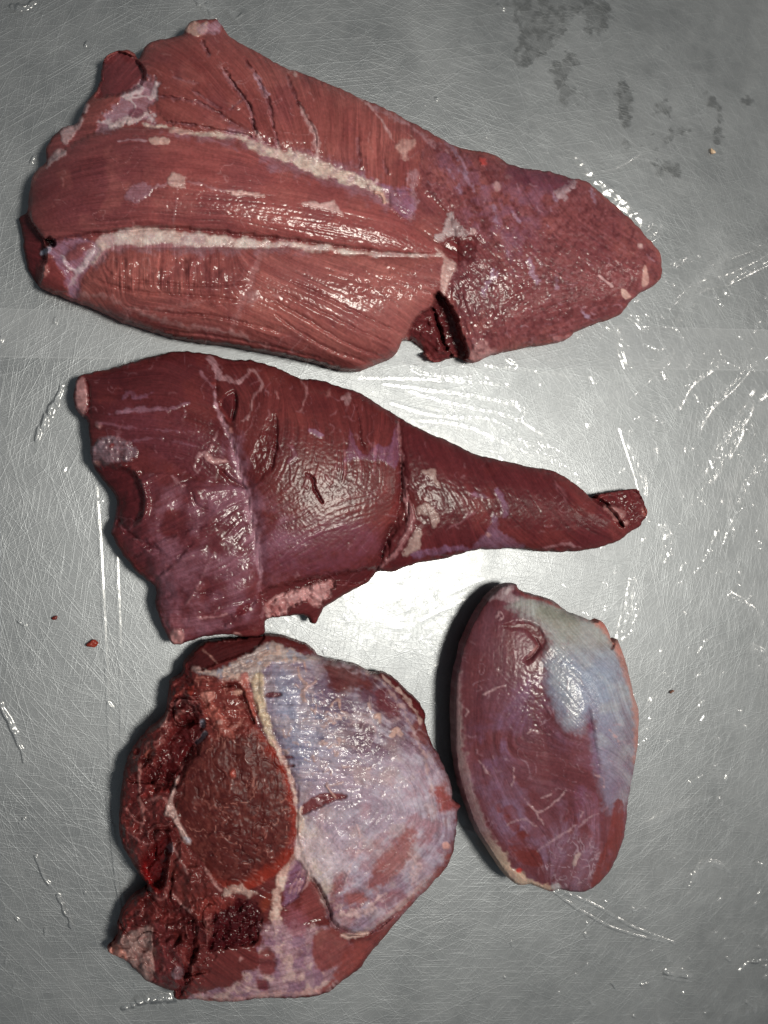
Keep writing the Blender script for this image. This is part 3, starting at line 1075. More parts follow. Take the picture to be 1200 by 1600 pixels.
# fat seam between upper and middle muscle
seam = c.line([(225, 192), (262, 200), (310, 210), (350, 213), (385, 217), (402, 228), (430, 240), (470, 252), (500, 264), (540, 277), (572, 290), (594, 303), (606, 316)],
              [1.2, 1.4, 1.5, 2, 5, 7, 7.5, 10, 11, 9, 7, 4.5, 3], 2.4, 3.0, 11)
halo = c.line([(235, 196), (310, 212), (385, 220), (430, 244), (480, 258), (540, 280), (594, 305), (612, 322)], [4, 5, 10, 17, 19, 18, 14, 8], 6, 7, 12)
c.veil(halo, (150, 104, 108), 0.6, 0.3)
c.fat(seam, (200, 164, 142), 1.5, 'fat_seam')
c.paint(seam * sstep(-0.5, 0.8, c.nz(14, 3, 11)), (216, 188, 164), 0.6)
for a, b in (((412, 236), (398, 205)), ((430, 240), (436, 222)), ((490, 258), (496, 228)), ((520, 270), (532, 262)), ((545, 280), (556, 270)), ((575, 292), (590, 282)), ((452, 250), (466, 238))):
    c.fat(c.line([a, ((a[0] + b[0]) / 2 + 2, (a[1] + b[1]) / 2), b], [4, 3, 1.5], 1.5, 2.2, 6), (190, 150, 138), 0.8, None, 0.75)
c.paint(seam * sstep(0.0, 0.8, c.nz(11, 3, 12)), (172, 126, 124), 0.4)
c.fat(c.line([(585, 300), (597, 304), (601, 318)], 2.6, 1, 0.6), (206, 150, 126), 3, 'fat_fleck')
c.fat(c.line([(264, 203), (280, 204), (295, 206)], [2, 5, 2], 1.2, 2), (200, 150, 132), 1.5)
# fat patch upper left
pt = c.poly([(225, 122), (243, 126), (250, 140), (240, 158), (234, 172), (243, 190), (215, 192), (185, 196), (165, 205), (150, 205), (158, 185), (190, 152)], 3, 5)
c.veil(pt, (160, 120, 124), 0.75, -3, 'silverskin')
c.fat(pt * c.web(30, 0.35, 3), (202, 170, 160), 1.2, None, 0.9)
c.fat(c.line([(168, 196), (200, 188), (232, 178)], [4, 7, 3], 2, 4), (204, 172, 158), 1.2, None, 0.8)
c.paint(c.dot(213, 177, 12, 8), (112, 56, 62), 0.85)
# ragged pale bits on the left border
for p in ([(98, 201), (120, 196), (116, 210), (104, 224), (96, 218)], [(132, 160), (140, 165), (134, 176), (129, 172)],
          [(84, 238), (100, 234), (102, 242), (80, 255), (72, 262)], [(122, 182), (130, 184), (124, 200), (117, 198)]):
    c.fat(c.poly(p, 1.5, 2), (192, 152, 142), 2, 'fat_fleck', 0.85)
c.fat(c.poly([(288, 46), (302, 31), (312, 38), (324, 33), (322, 48), (306, 56)], 1.5, 2), (206, 160, 138), 3, 'fat_fleck', 0.8)
c.veil(c.poly([(310, 42), (342, 36), (342, 50), (310, 54)], 2, 3), (176, 130, 134), 0.7, 0.5)
c.paint(c.line([(47, 290), (52, 276), (62, 265), (72, 258)], 3.5, 2, 1), (168, 98, 86), 0.7)
# flecks on the middle muscle
c.fat(c.line([(184, 221), (205, 219), (230, 219)], 1.6, 1, 1), (170, 124, 122), 0.6, None, 0.8)
c.fat(c.poly([(232, 217), (246, 213), (264, 217), (260, 224), (240, 225)], 1.2, 2), (196, 148, 130), 1.2, 'fat_fleck')
c.fat(c.poly([(263, 276), (276, 270), (290, 276), (289, 290), (280, 294), (266, 290)], 1.5, 2), (190, 144, 128), 1.4, 'fat_fleck')
c.veil(c.poly([(196, 308), (203, 292), (222, 286), (238, 294), (234, 306), (218, 316), (204, 312)], 1.5, 3), (158, 112, 116), 0.7, 0.8, 'silverskin')
c.veil(c.line([(236, 296), (255, 288), (268, 284)], 2, 1.2, 2), (170, 120, 118), 0.6)
c.veil(c.line([(288, 284), (315, 286), (340, 296), (380, 298)], 1.5, 1.2, 2), (172, 120, 116), 0.6)
c.veil(c.line([(277, 292), (275, 320), (270, 350)], 1, 1, 1), (170, 116, 110), 0.5)
c.fat(c.line([(355, 297), (370, 302), (392, 303), (413, 306)], [2, 3.6, 3, 2.5], 1, 1.6), (200, 150, 134), 1.2, 'fat_fleck')
c.fat(c.poly([(468, 318), (488, 315), (505, 318), (521, 312), (527, 322), (535, 336), (520, 330), (500, 326), (482, 323)], 1.2, 1.8), (196, 148, 134), 1.2, 'fat_fleck')
c.veil(c.line([(340, 330), (420, 344), (520, 352), (600, 360)], 2, 3, 4), (150, 84, 76), 0.4)
# fat seam between middle and lower muscle
s2 = c.line([(108, 448), (118, 432), (136, 408), (155, 386), (176, 374), (212, 369), (262, 370), (322, 375), (380, 380), (432, 382), (482, 386), (540, 393), (600, 398), (690, 399)],
            [3, 4, 7, 9, 10, 13, 11.5, 9, 6.5, 5, 4.5, 3.5, 2.5, 2], 2.2, 2.4, 12)
c.gash(c.line([(90, 374), (160, 364), (230, 358), (300, 359), (380, 368), (450, 374), (540, 386), (640, 397)], 1.8, 2.5, 1), 5, (92, 40, 40), 0.55)
c.veil(c.line([(130, 420), (160, 392), (212, 378), (262, 380), (322, 384), (380, 386), (432, 388), (482, 390)], [6, 10, 14, 13, 11, 8, 7, 5], 5, 6, 12), (160, 116, 116), 0.55, 0.2)
c.fat(s2, (196, 160, 142), 0.5, 'fat_seam')
c.paint(s2 * sstep(-0.5, 0.8, c.nz(16, 3, 13)), (214, 190, 170), 0.6)
c.paint(s2 * sstep(0.0, 0.8, c.nz(13, 3, 14)), (168, 128, 126), 0.45)
c.veil(c.poly([(92, 378), (130, 374), (156, 388), (146, 408), (126, 434), (122, 462), (108, 462), (98, 425), (80, 402), (78, 388)], 3, 3), (150, 108, 120), 0.75, -3, 'silverskin')
for x, y, rx, ry, a in ((132, 385, 14, 7, -15), (116, 398, 15, 8, -25)):
    m = c.dot(x, y, rx, ry, a, 2, 1)
    c.paint(m, (134, 70, 66), 0.9)
    c.lift(c.dot(x, y, rx, ry, a, 6, 1), 5)
c.fat(c.line([(96, 398), (104, 412), (122, 424), (138, 404), (150, 386)], 2.5, 1.2, 2), (200, 168, 160), 1, None, 0.8)
c.fat(c.dot(72, 392, 10, 4, -35), (170, 168, 172), 1, 'sinew', 0.7)
c.fat(c.line([(68, 416), (72, 424), (66, 432)], 4, 2, 2), (176, 110, 98), 2, None, 0.7)
# junction on the right
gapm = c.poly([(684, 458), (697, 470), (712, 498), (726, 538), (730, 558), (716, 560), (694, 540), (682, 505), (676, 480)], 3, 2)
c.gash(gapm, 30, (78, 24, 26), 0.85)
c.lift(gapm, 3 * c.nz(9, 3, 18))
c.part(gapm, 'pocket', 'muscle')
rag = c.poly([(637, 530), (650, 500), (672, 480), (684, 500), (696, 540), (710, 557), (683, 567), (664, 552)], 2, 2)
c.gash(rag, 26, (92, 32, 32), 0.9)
c.lift(rag, 4 * c.nz(12, 3, 17))
c.part(rag, 'flap', 'muscle')
dk = c.poly([(690, 386), (705, 373), (735, 364), (747, 376), (742, 396), (722, 412), (708, 408)], 7, 4)
c.gash(dk, 4, (100, 34, 32), 0.85)
c.paint(dk * sstep(0, 0.6, c.nz(14, 3, 4)), (70, 24, 26), 0.7)
c.part(dk, 'muscle', 'muscle')
c.fat(c.poly([(676, 374), (690, 362), (701, 334), (707, 332), (711, 346), (722, 352), (734, 364), (722, 370), (704, 368), (690, 376)], 1.5, 3), (182, 152, 142), 1, 'fat_fleck', 0.9)
c.fat(c.poly([(680, 386), (692, 394), (702, 404), (713, 417), (706, 432), (700, 446), (694, 464), (688, 452), (690, 430), (692, 408), (684, 396)], 1.5, 2), (196, 150, 134), 1, 'fat_fleck', 0.9)
c.fat(c.poly([(733, 566), (736, 548), (744, 534), (756, 532), (766, 542), (778, 551), (756, 561)], 3, 3), (184, 128, 118), 1, 'fat_fleck', 0.85)
# tip: grain, streaks and flecks
c.lift(mG, 0.42 * c.nz(3.6, 2, 22) + 0.5 * c.nz(11, 2, 23) + 1.2 * c.nz(40, 2, 23))
c.gloss(mG, 0.6)
c.paint(mG * sstep(0.05, 0.7, c.nz(5, 3, 24)), (146, 86, 84), 0.38)
c.paint(mG * sstep(0.05, 0.7, c.nz(6, 3, 25)), (78, 30, 32), 0.5)
veilG = c.poly([(690, 250), (780, 280), (860, 290), (840, 350), (800, 420), (760, 390), (730, 340)], 20, 16, 30)
c.veil(veilG * sstep(-0.3, 0.5, c.nz(16, 4, 26)), (140, 92, 104), 0.45, 0)
for pts, w, a in (([(770, 420), (764, 440), (754, 462)], 3, .7), ([(778, 424), (772, 436)], 2, .6), ([(826, 402), (832, 425), (842, 440)], 4, .6),
                  ([(868, 430), (872, 452)], 2.5, .5), ([(908, 488), (920, 495)], 2.5, .7), ([(690, 215), (720, 250), (730, 290)], 3, .4),
                  ([(700, 262), (712, 282), (722, 300)], 1.5, .5), ([(716, 262), (735, 285), (742, 300)], 1.5, .5), ([(772, 320), (775, 350)], 3, .4),
                  ([(800, 330), (812, 348)], 2, .4), ([(860, 300), (872, 318)], 2, .6), ([(922, 292), (932, 318)], 3, .5), ([(790, 390), (798, 410)], 2.5, .4)):
    c.veil(c.line(pts, w, 1.5, 2.2, 5), (172, 136, 146), a, 0.4)
c.fat(c.poly([(864, 300), (876, 294), (888, 284), (902, 282), (898, 292), (888, 300), (884, 312), (872, 306)], 1.2, 3, 5), (184, 148, 142), 0.8, 'fat_fleck', 0.85)
c.fat(c.poly([(1007, 414), (1012, 424), (1013, 442), (1004, 448), (1003, 436)], 1, 0.8), (200, 146, 128), 1.5, 'fat_fleck')
c.fat(c.poly([(971, 452), (978, 454), (986, 464), (978, 467), (972, 462)], 1, 0.8), (204, 156, 136), 1.5, 'fat_fleck')
c.fat(c.line([(935, 430), (945, 438), (958, 449)], 2, 0.8, 0.5), (208, 158, 146), 1.2, 'fat_fleck')
c.fat(c.dot(1001, 384, 3, 4), (206, 160, 146), 1.2)
c.fat(c.dot(739, 362, 3.5, 5), (206, 160, 146), 1.2)
c.fat(c.dot(755, 251, 9, 5, 40), (168, 62, 54), 3, 'clot')
c.fat(c.dot(777, 291, 6, 8), (190, 140, 130), 1, None, 0.7)
c.fat(c.dot(795, 276, 6, 4), (190, 130, 120), 1, None, 0.7)
c.fat(c.line([(862, 527), (875, 530), (890, 524)], [2, 6, 3], 1.5, 2), (170, 110, 104), 3, None, 0.7)
c.paint(c.poly([(800, 258), (860, 268), (900, 280), (870, 300), (820, 290), (790, 280)], 6, 4), (92, 42, 54), 0.6)
# a few pale hairlines over everything
c.veil((mB + mC + mD) * c.web(46, 0.045, 6) * sstep(0.0, 0.5, c.nz(50, 3, 8)), (176, 118, 110), 0.45, 0.3)
c.hairs(70, mB + mC + mD, (176, 116, 106), 0.5)
c.hairs(60, mG, (170, 124, 126), 0.5)
c.gloss(sstep(0.0, 0.5, c.nz(26, 3, 15)), 0.78)
c.fibres(fine=0.42, coarse=0.52, tone=0.22)
c.build(GROUP, (0.99, 1.14, 1.38))

# ================================================================ cut 2: tapered shoulder with a shank
o2 = [(120, 592), (126, 586), (172, 576), (219, 562), (265, 550), (290, 549), (327, 553), (357, 561), (388, 562), (419, 570),
      (437, 577), (468, 592), (493, 593), (527, 602), (561, 614), (590, 631), (624, 652), (648, 666), (688, 684),
      (728, 702), (745, 710), (783, 719), (820, 728), (857, 734), (890, 750), (912, 767), (925, 778), (937, 772),
      (967, 767), (994, 764), (1001, 774), (1008, 792), (1011, 803), (1000, 822), (989, 828), (974, 840), (945, 853),
      (912, 860), (864, 862), (820, 858), (776, 858), (739, 860), (695, 873), (655, 879), (615, 893), (590, 893),
      (575, 910), (545, 925), (530, 935), (512, 946), (500, 958), (494, 974), (487, 974), (483, 965), (466, 960),
      (447, 963), (416, 968), (413, 990), (390, 995), (363, 992), (340, 992), (307, 998), (277, 1008), (267, 1003),
      (257, 983), (250, 967), (243, 947), (245, 920), (227, 903), (213, 893), (193, 867), (177, 840), (175, 830),
      (180, 810), (182, 790), (180, 774), (163, 752), (146, 727), (142, 709), (140, 684), (137, 659), (126, 647),
      (117, 632), (115, 616), (118, 604)]
c = Cut('meat_cut', 'dark red tapering cut with a narrow twisted tail pointing right, in the middle',
        o2, 0.36, 30, 34, (100, 42, 40), 23, zmax=85)
c.grain([(160, 610, 0), (220, 600, -8), (300, 600, 25), (200, 650, 5), (280, 680, 12), (330, 720, 40), (250, 760, -25), (300, 800, -25),
          (220, 850, -25), (300, 870, -22), (340, 930, -20), (300, 970, -10), (360, 850, -40), (400, 700, 110), (420, 640, 100), (380, 590, 60),
          (470, 620, 60), (540, 640, 70), (480, 700, 100), (560, 700, 85), (600, 690, 95), (430, 820, -25), (500, 850, -25), (560, 800, -15), (590, 850, -50),
          (660, 720, 65), (700, 760, 62), (760, 770, 60), (820, 780, 58), (880, 800, 48), (930, 820, 30), (700, 840, 75), (800, 840, 40), (985, 790, 70)])
X, Y = c.X, c.Y
upL = [(140, 600), (220, 570), (290, 555), (330, 580), (340, 640), (365, 710), (375, 750), (320, 750), (240, 700), (160, 670)]
loL = [(230, 740), (320, 755), (380, 765), (396, 830), (405, 920), (400, 975), (340, 985), (280, 1000), (250, 940), (245, 905), (200, 860), (190, 800)]
midR = [(345, 575), (420, 575), (500, 600), (580, 632), (620, 665), (625, 740), (618, 800), (600, 850), (560, 890), (470, 905), (415, 915), (400, 830), (385, 760), (365, 690), (345, 640)]
shank = [(632, 665), (690, 688), (760, 718), (850, 738), (915, 775), (960, 830), (900, 858), (780, 855), (690, 868), (620, 888), (610, 850), (640, 800), (630, 740)]
c.bulge(upL, 0.10)
c.bulge(loL, 0.10)
c.bulge(midR, 0.16)
c.bulge(shank, 0.26)
mU, mL, mM, mS = (c.poly(p, 4, 2) for p in (upL, loL, midR, shank))
c.paint(mM, (104, 44, 40), 0.8)
c.paint(mL, (102, 48, 50), 0.9)
c.paint(mS, (94, 36, 36), 0.9)
c.paint(mU, (92, 38, 38), 0.8)
c.part(mM, 'muscle', 'muscle', 'bulging middle muscle')
c.part(mL, 'muscle', 'muscle', 'purplish lower muscle')
c.part(mS, 'shank', 'muscle')
c.paint(sstep(-0.1, 0.7, c.nz(60, 4, 2)), (84, 32, 34), 0.45)
c.paint(sstep(0.1, 0.8, c.nz(44, 4, 3)), (122, 54, 46), 0.35)
c.veil(c.poly([(250, 780), (330, 760), (385, 775), (430, 790), (470, 830), (440, 890), (410, 930), (400, 980), (300, 990), (255, 950), (240, 880)], 18, 14, 40)
       * sstep(-0.5, 0.4, c.nz(35, 4, 4)), (146, 98, 104), 0.7, 0, 'silverskin')
c.veil(c.poly([(420, 830), (500, 810), (580, 820), (600, 850), (560, 885), (470, 890), (410, 900)], 12, 12, 30), (120, 70, 84), 0.4, 0)
c.veil(c.poly([(160, 650), (260, 640), (330, 690), (330, 740), (250, 720), (180, 690)], 12, 12, 30), (112, 56, 62), 0.4, 0)
# fat end on the left
c.fat(c.poly([(117, 612), (122, 596), (130, 590), (135, 602), (137, 622), (134, 640), (130, 651), (121, 638)], 1.5, 1.2), (204, 150, 138), 1, 'fat_fleck', 0.95)
c.gash(c.line([(134, 594), (139, 618), (138, 645)], 2, 2, 1), 5, (100, 28, 28), 0.7)
c.fat(c.dot(154, 665, 5, 6), (184, 130, 120), 2, None, 0.8)
torn = c.poly([(152, 684), (182, 681), (203, 693), (216, 709), (203, 720), (172, 727), (151, 728), (142, 712)], 2, 4)
c.veil(torn, (140, 116, 116), 0.85, 2, 'silverskin')
c.lift(torn, 3.0 * c.nz(9, 3, 6))
c.fat(c.dot(152, 724, 5, 4), (196, 150, 130), 1.5, None, 0.8)
c.paint(c.dot(175, 696, 5, 3, -30), (130, 44, 38), 0.8)
pock = c.poly([(150, 722), (180, 729), (204, 735), (219, 757), (224, 785), (216, 812), (196, 818), (165, 815), (140, 770)], 5, 2)
c.gash(pock, 10, (80, 26, 28), 0.8)
c.part(pock, 'pocket', 'muscle')
c.lift(c.line([(188, 727), (207, 736), (222, 757), (228, 786), (222, 812)], 4, 4, 1), 6)
c.gash(c.line([(180, 812), (210, 840), (250, 860)], 3, 4, 2), 6, (84, 30, 32), 0.5)
# central sinew
sn = c.line([(336, 604), (336, 622), (342, 644), (350, 662), (361, 681), (367, 709), (376, 740), (384, 761), (390, 800), (398, 833), (403, 867), (407, 900), (405, 925)],
            [2, 2.5, 3, 3, 4, 4, 4, 5, 7, 6, 5, 4, 3], 2, 2)
c.gash(c.line([(336, 604), (350, 662), (367, 709), (384, 761), (398, 833), (407, 900), (405, 925)], 8, 8, 1), 5)
c.veil(sn, (176, 130, 130), 1.0, 1.5, 'sinew')
c.veil(c.line([(361, 681), (376, 740), (395, 810), (407, 900)], 13, 10, 6), (146, 100, 108), 0.6, 0)
for pts, w, col, a in (([(323, 557), (335, 570), (344, 590)], 5, (180, 134, 130), .85), ([(344, 590), (358, 592), (372, 598), (386, 586), (388, 577)], 3, (178, 132, 126), .85),
                       ([(310, 580), (322, 592), (335, 606)], 2, (160, 110, 112), .6), ([(386, 577), (400, 582), (410, 602), (396, 622), (388, 648), (368, 666)], 1.4, (176, 130, 122), .75),
                       ([(172, 646), (210, 640), (256, 639), (280, 636), (296, 629)], [1.5, 3.5, 3, 2, 1.5], (150, 106, 112), .8),
                       ([(282, 628), (288, 640), (290, 648)], 1.2, (170, 124, 122), .7),
                       ([(190, 624), (204, 614), (214, 622), (240, 612)], 3, (136, 92, 104), .6),
                       ([(345, 666), (334, 690), (326, 705), (310, 712), (303, 730), (308, 738)], 1.5, (176, 128, 122), .8),
                       ([(150, 660), (200, 668), (260, 672), (300, 676)], 1.2, (140, 92, 98), .5),
                       ([(200, 690), (250, 685), (320, 700)], 1.2, (140, 92, 98), .5),
                       ([(270, 745), (282, 758), (288, 756)], 2.5, (170, 120, 116), .7),
                       ([(300, 930), (320, 890), (330, 870)], 1.5, (150, 100, 100), .5),
                       ([(310, 965), (340, 966), (356, 960)], 2.5, (176, 124, 118), .8),
                       ([(255, 905), (275, 880), (305, 868)], 1.5, (150, 100, 100), .5),
                       ([(290, 945), (302, 930), (315, 915)], 1.5, (176, 124, 118), .6),
                       ([(408, 925), (412, 950), (408, 968)], 2.5, (170, 116, 114), .6),
                       ([(470, 592), (478, 612), (474, 632), (470, 642)], 1.6, (168, 116, 108), .7),
                       ([(535, 622), (545, 620), (540, 630)], 4, (180, 140, 132), .7),
                       ([(484, 674), (494, 676), (503, 684)], 3, (150, 110, 122), .8),
                       ([(430, 612), (436, 622)], 1.5, (160, 106, 98), .7), ([(510, 620), (518, 606)], 1.5, (160, 106, 98), .6),
                       ([(455, 700), (460, 715), (450, 720)], 2, (140, 92, 100), .6),
                       ([(430, 880), (480, 840), (540, 820)], 1.5, (140, 90, 96), .5)):
    m = c.line(pts, w, 1.2, 1.8)
    c.veil(m, col, a, 0.8)
c.fat(c.line([(326, 706), (330, 718), (340, 720), (355, 722)], [4, 5, 4, 3], 1.2, 2), (196, 146, 134), 1.5, 'fat_fleck', 0.9)
c.fat(c.dot(360, 673, 5, 4, 60), (196, 130, 112), 1.5, None, 0.8)
# gashes
h = c.poly([(344, 630), (354, 616), (368, 611), (371, 635), (363, 658), (352, 648)], 2, 1)
c.gash(h, 4, (90, 32, 34), 0.7)
c.gash(c.line([(368, 616), (368, 635), (362, 656)], 1.8, 2, 0.8), 5, (60, 18, 20), 0.7)
c.paint(c.line([(352, 616), (345, 632), (352, 650), (362, 660)], 1.6, 2, 1.4), (132, 50, 44), 0.5)
c.paint(c.dot(336, 600, 6, 3), (140, 58, 50), 0.6)
rb = c.poly([(385, 763), (392, 725), (408, 685), (424, 650), (431, 668), (430, 715), (415, 742), (400, 756)], 3, 2)
c.gash(rb, 3, (90, 32, 30), 0.7)
c.gash(c.line([(431, 650), (432, 690), (424, 735)], 1.8, 2, 1), 4, (70, 22, 24), 0.6)
for k in range(7):
    c.lift(c.line([(386 + k * 5, 756 - k * 4), (398 + k * 5, 715 - k * 5), (410 + k * 3, 672 + k * 2)], 1.2, 1.5, 1), 1.6)
c.gash(c.line([(479, 740), (489, 749), (492, 764), (500, 778), (506, 786)], [0.8, 1.6, 1.2, 2, 0.8], 1.3, 1.4), 5, (70, 22, 24), 0.8)
c.paint(c.poly([(455, 745), (479, 738), (492, 755), (490, 780), (470, 775)], 8, 5), (84, 28, 28), 0.6)
c.gash(c.line([(345, 735), (360, 750), (382, 762)], [2, 4, 2], 2, 1), 5, (96, 36, 34), 0.6)
c.lift(c.dot(318, 772, 22, 16, 30, 8, 2), 4)
c.gash(c.line([(300, 768), (308, 790), (335, 800)], 1.2, 2, 1), 3)
c.gash(c.line([(205, 870), (260, 840), (320, 820)], 2, 4, 2), 5, (80, 32, 36), 0.5)
c.gash(c.line([(240, 905), (270, 880), (300, 850)], 2, 4, 2), 5, (80, 32, 36), 0.4)
c.gash(c.line([(260, 930), (310, 925), (350, 930)], 2, 4, 2), 4, (80, 32, 36), 0.4)
c.paint(c.dot(380, 952, 14, 7, -35), (104, 30, 30), 0.85)
c.gash(c.line([(340, 985), (370, 960), (400, 935)], 2, 4, 2), 6, (84, 32, 36), 0.5)
lav = c.poly([(547, 670), (556, 695), (566, 708), (576, 711), (586, 695), (592, 692), (600, 701), (610, 696), (616, 672), (622, 666), (627, 713), (616, 731), (600, 722), (578, 718), (539, 720), (543, 700)], 1.2, 2, 8, False)
c.veil(lav, (124, 78, 94), 0.75, 0.8, 'silverskin')
c.gash(c.line([(556, 632), (562, 660), (564, 690), (570, 705)], 1.5, 2, 2), 4, (72, 22, 24), 0.5)
# seam between body and shank
c.gash(c.line([(624, 655), (625, 713), (628, 741), (626, 770), (621, 801), (607, 838), (590, 890)], 3, 6, 1.5), 10, (84, 30, 32), 0.45)
c.veil(c.line([(622, 660), (626, 700), (628, 725), (634, 780), (644, 808), (636, 835), (612, 870), (592, 889)], [3, 2.5, 2, 4, 6, 5, 3, 3], 1.5, 2), (166, 112, 106), 0.8, 3, 'sinew')
c.gash(c.line([(612, 820), (600, 850), (596, 870)], 2, 2, 1), 5, (70, 22, 24), 0.5)
for p in ([(650, 796), (659, 787), (668, 785), (678, 795), (687, 810), (681, 824), (675, 821), (669, 806), (652, 805)],
          [(648, 829), (660, 831), (656, 843), (656, 857), (636, 869), (629, 866), (641, 842)],
          [(656, 737), (677, 733), (682, 747), (689, 763), (676, 752), (665, 745)]):
    c.fat(c.poly(p, 1.2, 1.8, 7), (166, 136, 120), 1, 'fat_fleck', 0.95)
c.veil(c.line([(640, 868), (665, 864), (690, 860), (716, 857), (745, 858)], [4, 6, 5, 3, 2], 1.5, 2), (130, 90, 106), 0.85, 0.5, 'silverskin')
c.veil(c.poly([(740, 858), (752, 838), (764, 826), (770, 803), (776, 808), (780, 826), (798, 840), (818, 857)], 2, 3, 8), (122, 86, 98), 0.8, 0.5, 'silverskin')
c.veil(c.line([(772, 762), (782, 775), (790, 792), (784, 810)], [2, 5, 5, 2], 2, 3), (130, 92, 108), 0.7, 0.3)
c.fat(c.dot(764, 836, 5, 3), (176, 130, 120), 1, None, 0.7)
c.veil(c.line([(850, 856), (880, 850), (908, 854)], 2, 1.5, 1.5), (168, 120, 116), 0.8)
c.veil(c.line([(735, 772), (750, 774), (762, 778)], 2.5, 2, 2), (150, 110, 124), 0.6)
c.veil(c.line([(866, 752), (878, 768), (886, 785)], 2, 2, 2), (150, 100, 98), 0.5)
c.veil(c.line([(700, 640), (760, 715)], 1, 1, 1), (150, 100, 98), 0.3)
# twisted end
c.gash(c.line([(925, 778), (945, 788), (960, 804), (972, 822)], [3, 3, 3, 2], 2, 1), 14, (76, 26, 28), 0.7)
c.fat(c.poly([(944, 790), (966, 794), (979, 800), (972, 812), (962, 814), (954, 804)], 1.5, 2), (180, 124, 112), 1, 'fat_fleck', 0.9)
tipm = c.poly([(928, 778), (965, 769), (993, 766), (1009, 800), (998, 822), (985, 828), (980, 806), (964, 792), (942, 788)], 2, 1.5)
c.lift(tipm, -8 + 3 * c.nz(10, 3, 9))
c.part(tipm * (c.lab != len(c.parts) - 1), 'tail', 'muscle')
c.paint(tipm * sstep(-0.2, 0.4, c.nz(9, 3, 10)), (112, 40, 38), 0.6)
c.fat(c.dot(1007, 800, 4, 7), (176, 100, 86), 1.5, None, 0.8)
c.fat(c.dot(978, 818, 4, 3), (190, 140, 126), 1.5, None, 0.8)
# bottom edge: lean rim, fat below
rim = c.poly([(412, 922), (470, 906), (560, 890), (590, 890), (560, 914), (520, 908), (470, 918), (414, 942)], 3, 2)
c.gash(rim, 8, (84, 30, 30), 0.8)
fb = c.poly([(414, 944), (436, 930), (470, 920), (500, 911), (521, 906), (522, 920), (508, 938), (497, 950), (480, 940), (462, 946), (440, 960), (416, 964)], 2, 3)
c.fat(fb, (204, 150, 138), -8, 'fat_fleck', 0.9)
c.lift(fb, 4 * c.nz(10, 3, 12))
c.paint(fb * sstep(0, 0.5, c.nz(10, 3, 13)), (206, 156, 144), 0.7)
c.paint(fb * sstep(0.2, 0.6, c.nz(14, 3, 14)), (150, 66, 60), 0.5)
c.fat(c.poly([(267, 1002), (268, 988), (278, 984), (287, 992), (284, 1005), (274, 1008)], 2, 1.2), (196, 140, 128), 3, 'fat_fleck', 0.9)
c.fat(c.dot(370, 993, 8, 5), (196, 140, 126), 1, None, 0.8)
c.paint(c.line([(122, 588), (150, 580), (172, 577)], 3, 2, 1), (140, 52, 46), 0.6)
c.fat(c.line([(182, 788), (180, 808), (176, 832)], 2.2, 1.5, 1), (160, 106, 104), 1.5, None, 0.7)
c.veil(c.web(44, 0.05, 6) * sstep(0.1, 0.5, c.nz(50, 3, 8)), (150, 98, 98), 0.45, 0.3)
# puckers that break up the sheen
c.lift(c.dot(545, 770, 50, 55, 0, 22, 8) + c.dot(412, 790, 26, 40, 0, 14, 6), 0.16 * c.nz(6, 3, 15))
c.lift(mS, 0.5 * c.nz(10, 3, 16))
c.lift(mL, 1.3 * c.nz(26, 2, 17) + 0.8 * c.lic[2] + 0.45 * c.lic[1] * sstep(-0.2, 0.5, c.nz(30, 2, 28)))
c.lift(c.poly([(180, 760), (230, 760), (260, 860), (290, 980), (250, 1000), (200, 880)], 18, 6), 4.5 * c.nz(30, 3, 27))
c.hairs(110, c.sd > 6, (156, 106, 104), 0.55)
c.gloss(sstep(-0.1, 0.5, c.nz(40, 3, 18)), 0.82)
c.gloss(mM, 0.62)
c.gloss(mS, 0.6)
c.fibres(fine=0.27, coarse=0.24, tone=0.2)
c.build(GROUP, (0.88, 0.90, 1.10))

# ================================================================ cut 3: ragged boned-out haunch
o3 = [(287, 1046), (288, 1034), (302, 1018), (316, 1005), (337, 1001), (366, 999), (392, 995), (413, 992), (440, 994),
      (470, 1003), (491, 1015), (503, 1027), (548, 1037), (560, 1040), (584, 1052), (602, 1051), (620, 1063),
      (635, 1078), (650, 1090), (664, 1114), (664, 1129), (671, 1153), (683, 1177), (698, 1207), (706, 1237),
      (707, 1250), (719, 1259), (713, 1268), (714, 1280), (713, 1298), (707, 1335), (695, 1358), (672, 1383),
      (644, 1414), (615, 1446), (593, 1473), (570, 1502), (564, 1512), (536, 1531), (513, 1550), (493, 1557),
      (457, 1560), (411, 1560), (351, 1566), (304, 1561), (274, 1561), (272, 1550), (260, 1546), (232, 1534),
      (213, 1517), (197, 1501), (175, 1491), (168, 1483), (173, 1478), (180, 1475), (186, 1457), (183, 1446),
      (195, 1418), (208, 1402), (228, 1388), (230, 1380), (219, 1369), (209, 1350), (193, 1325), (188, 1306),
      (186, 1285), (188, 1261), (191, 1226), (200, 1186), (220, 1154), (246, 1130), (259, 1116), (264, 1087),
      (267, 1063), (284, 1054)]
c = Cut('meat_cut', 'ragged cut with a round lean face and pale silverskin, at the bottom left',
        o3, 0.40, 32, 38, (94, 38, 36), 37, zmax=95)
c.grain([(330, 1020, -25), (430, 1060, 0), (450, 1130, 0), (520, 1160, 5), (600, 1180, 20), (650, 1220, 60), (640, 1320, -45), (560, 1330, -45),
          (540, 1080, 20), (620, 1090, 45), (520, 1420, -25), (600, 1400, -40), (370, 1200, 80), (330, 1270, 60), (420, 1280, 100), (370, 1350, 20),
          (230, 1280, 40), (210, 1320, 60), (220, 1200, 90), (280, 1160, -40), (300, 1090, 10), (260, 1430, 80), (280, 1490, 75), (350, 1510, 30),
          (300, 1370, 55), (450, 1530, -10), (520, 1500, -30), (690, 1250, 80)])
X, Y = c.X, c.Y
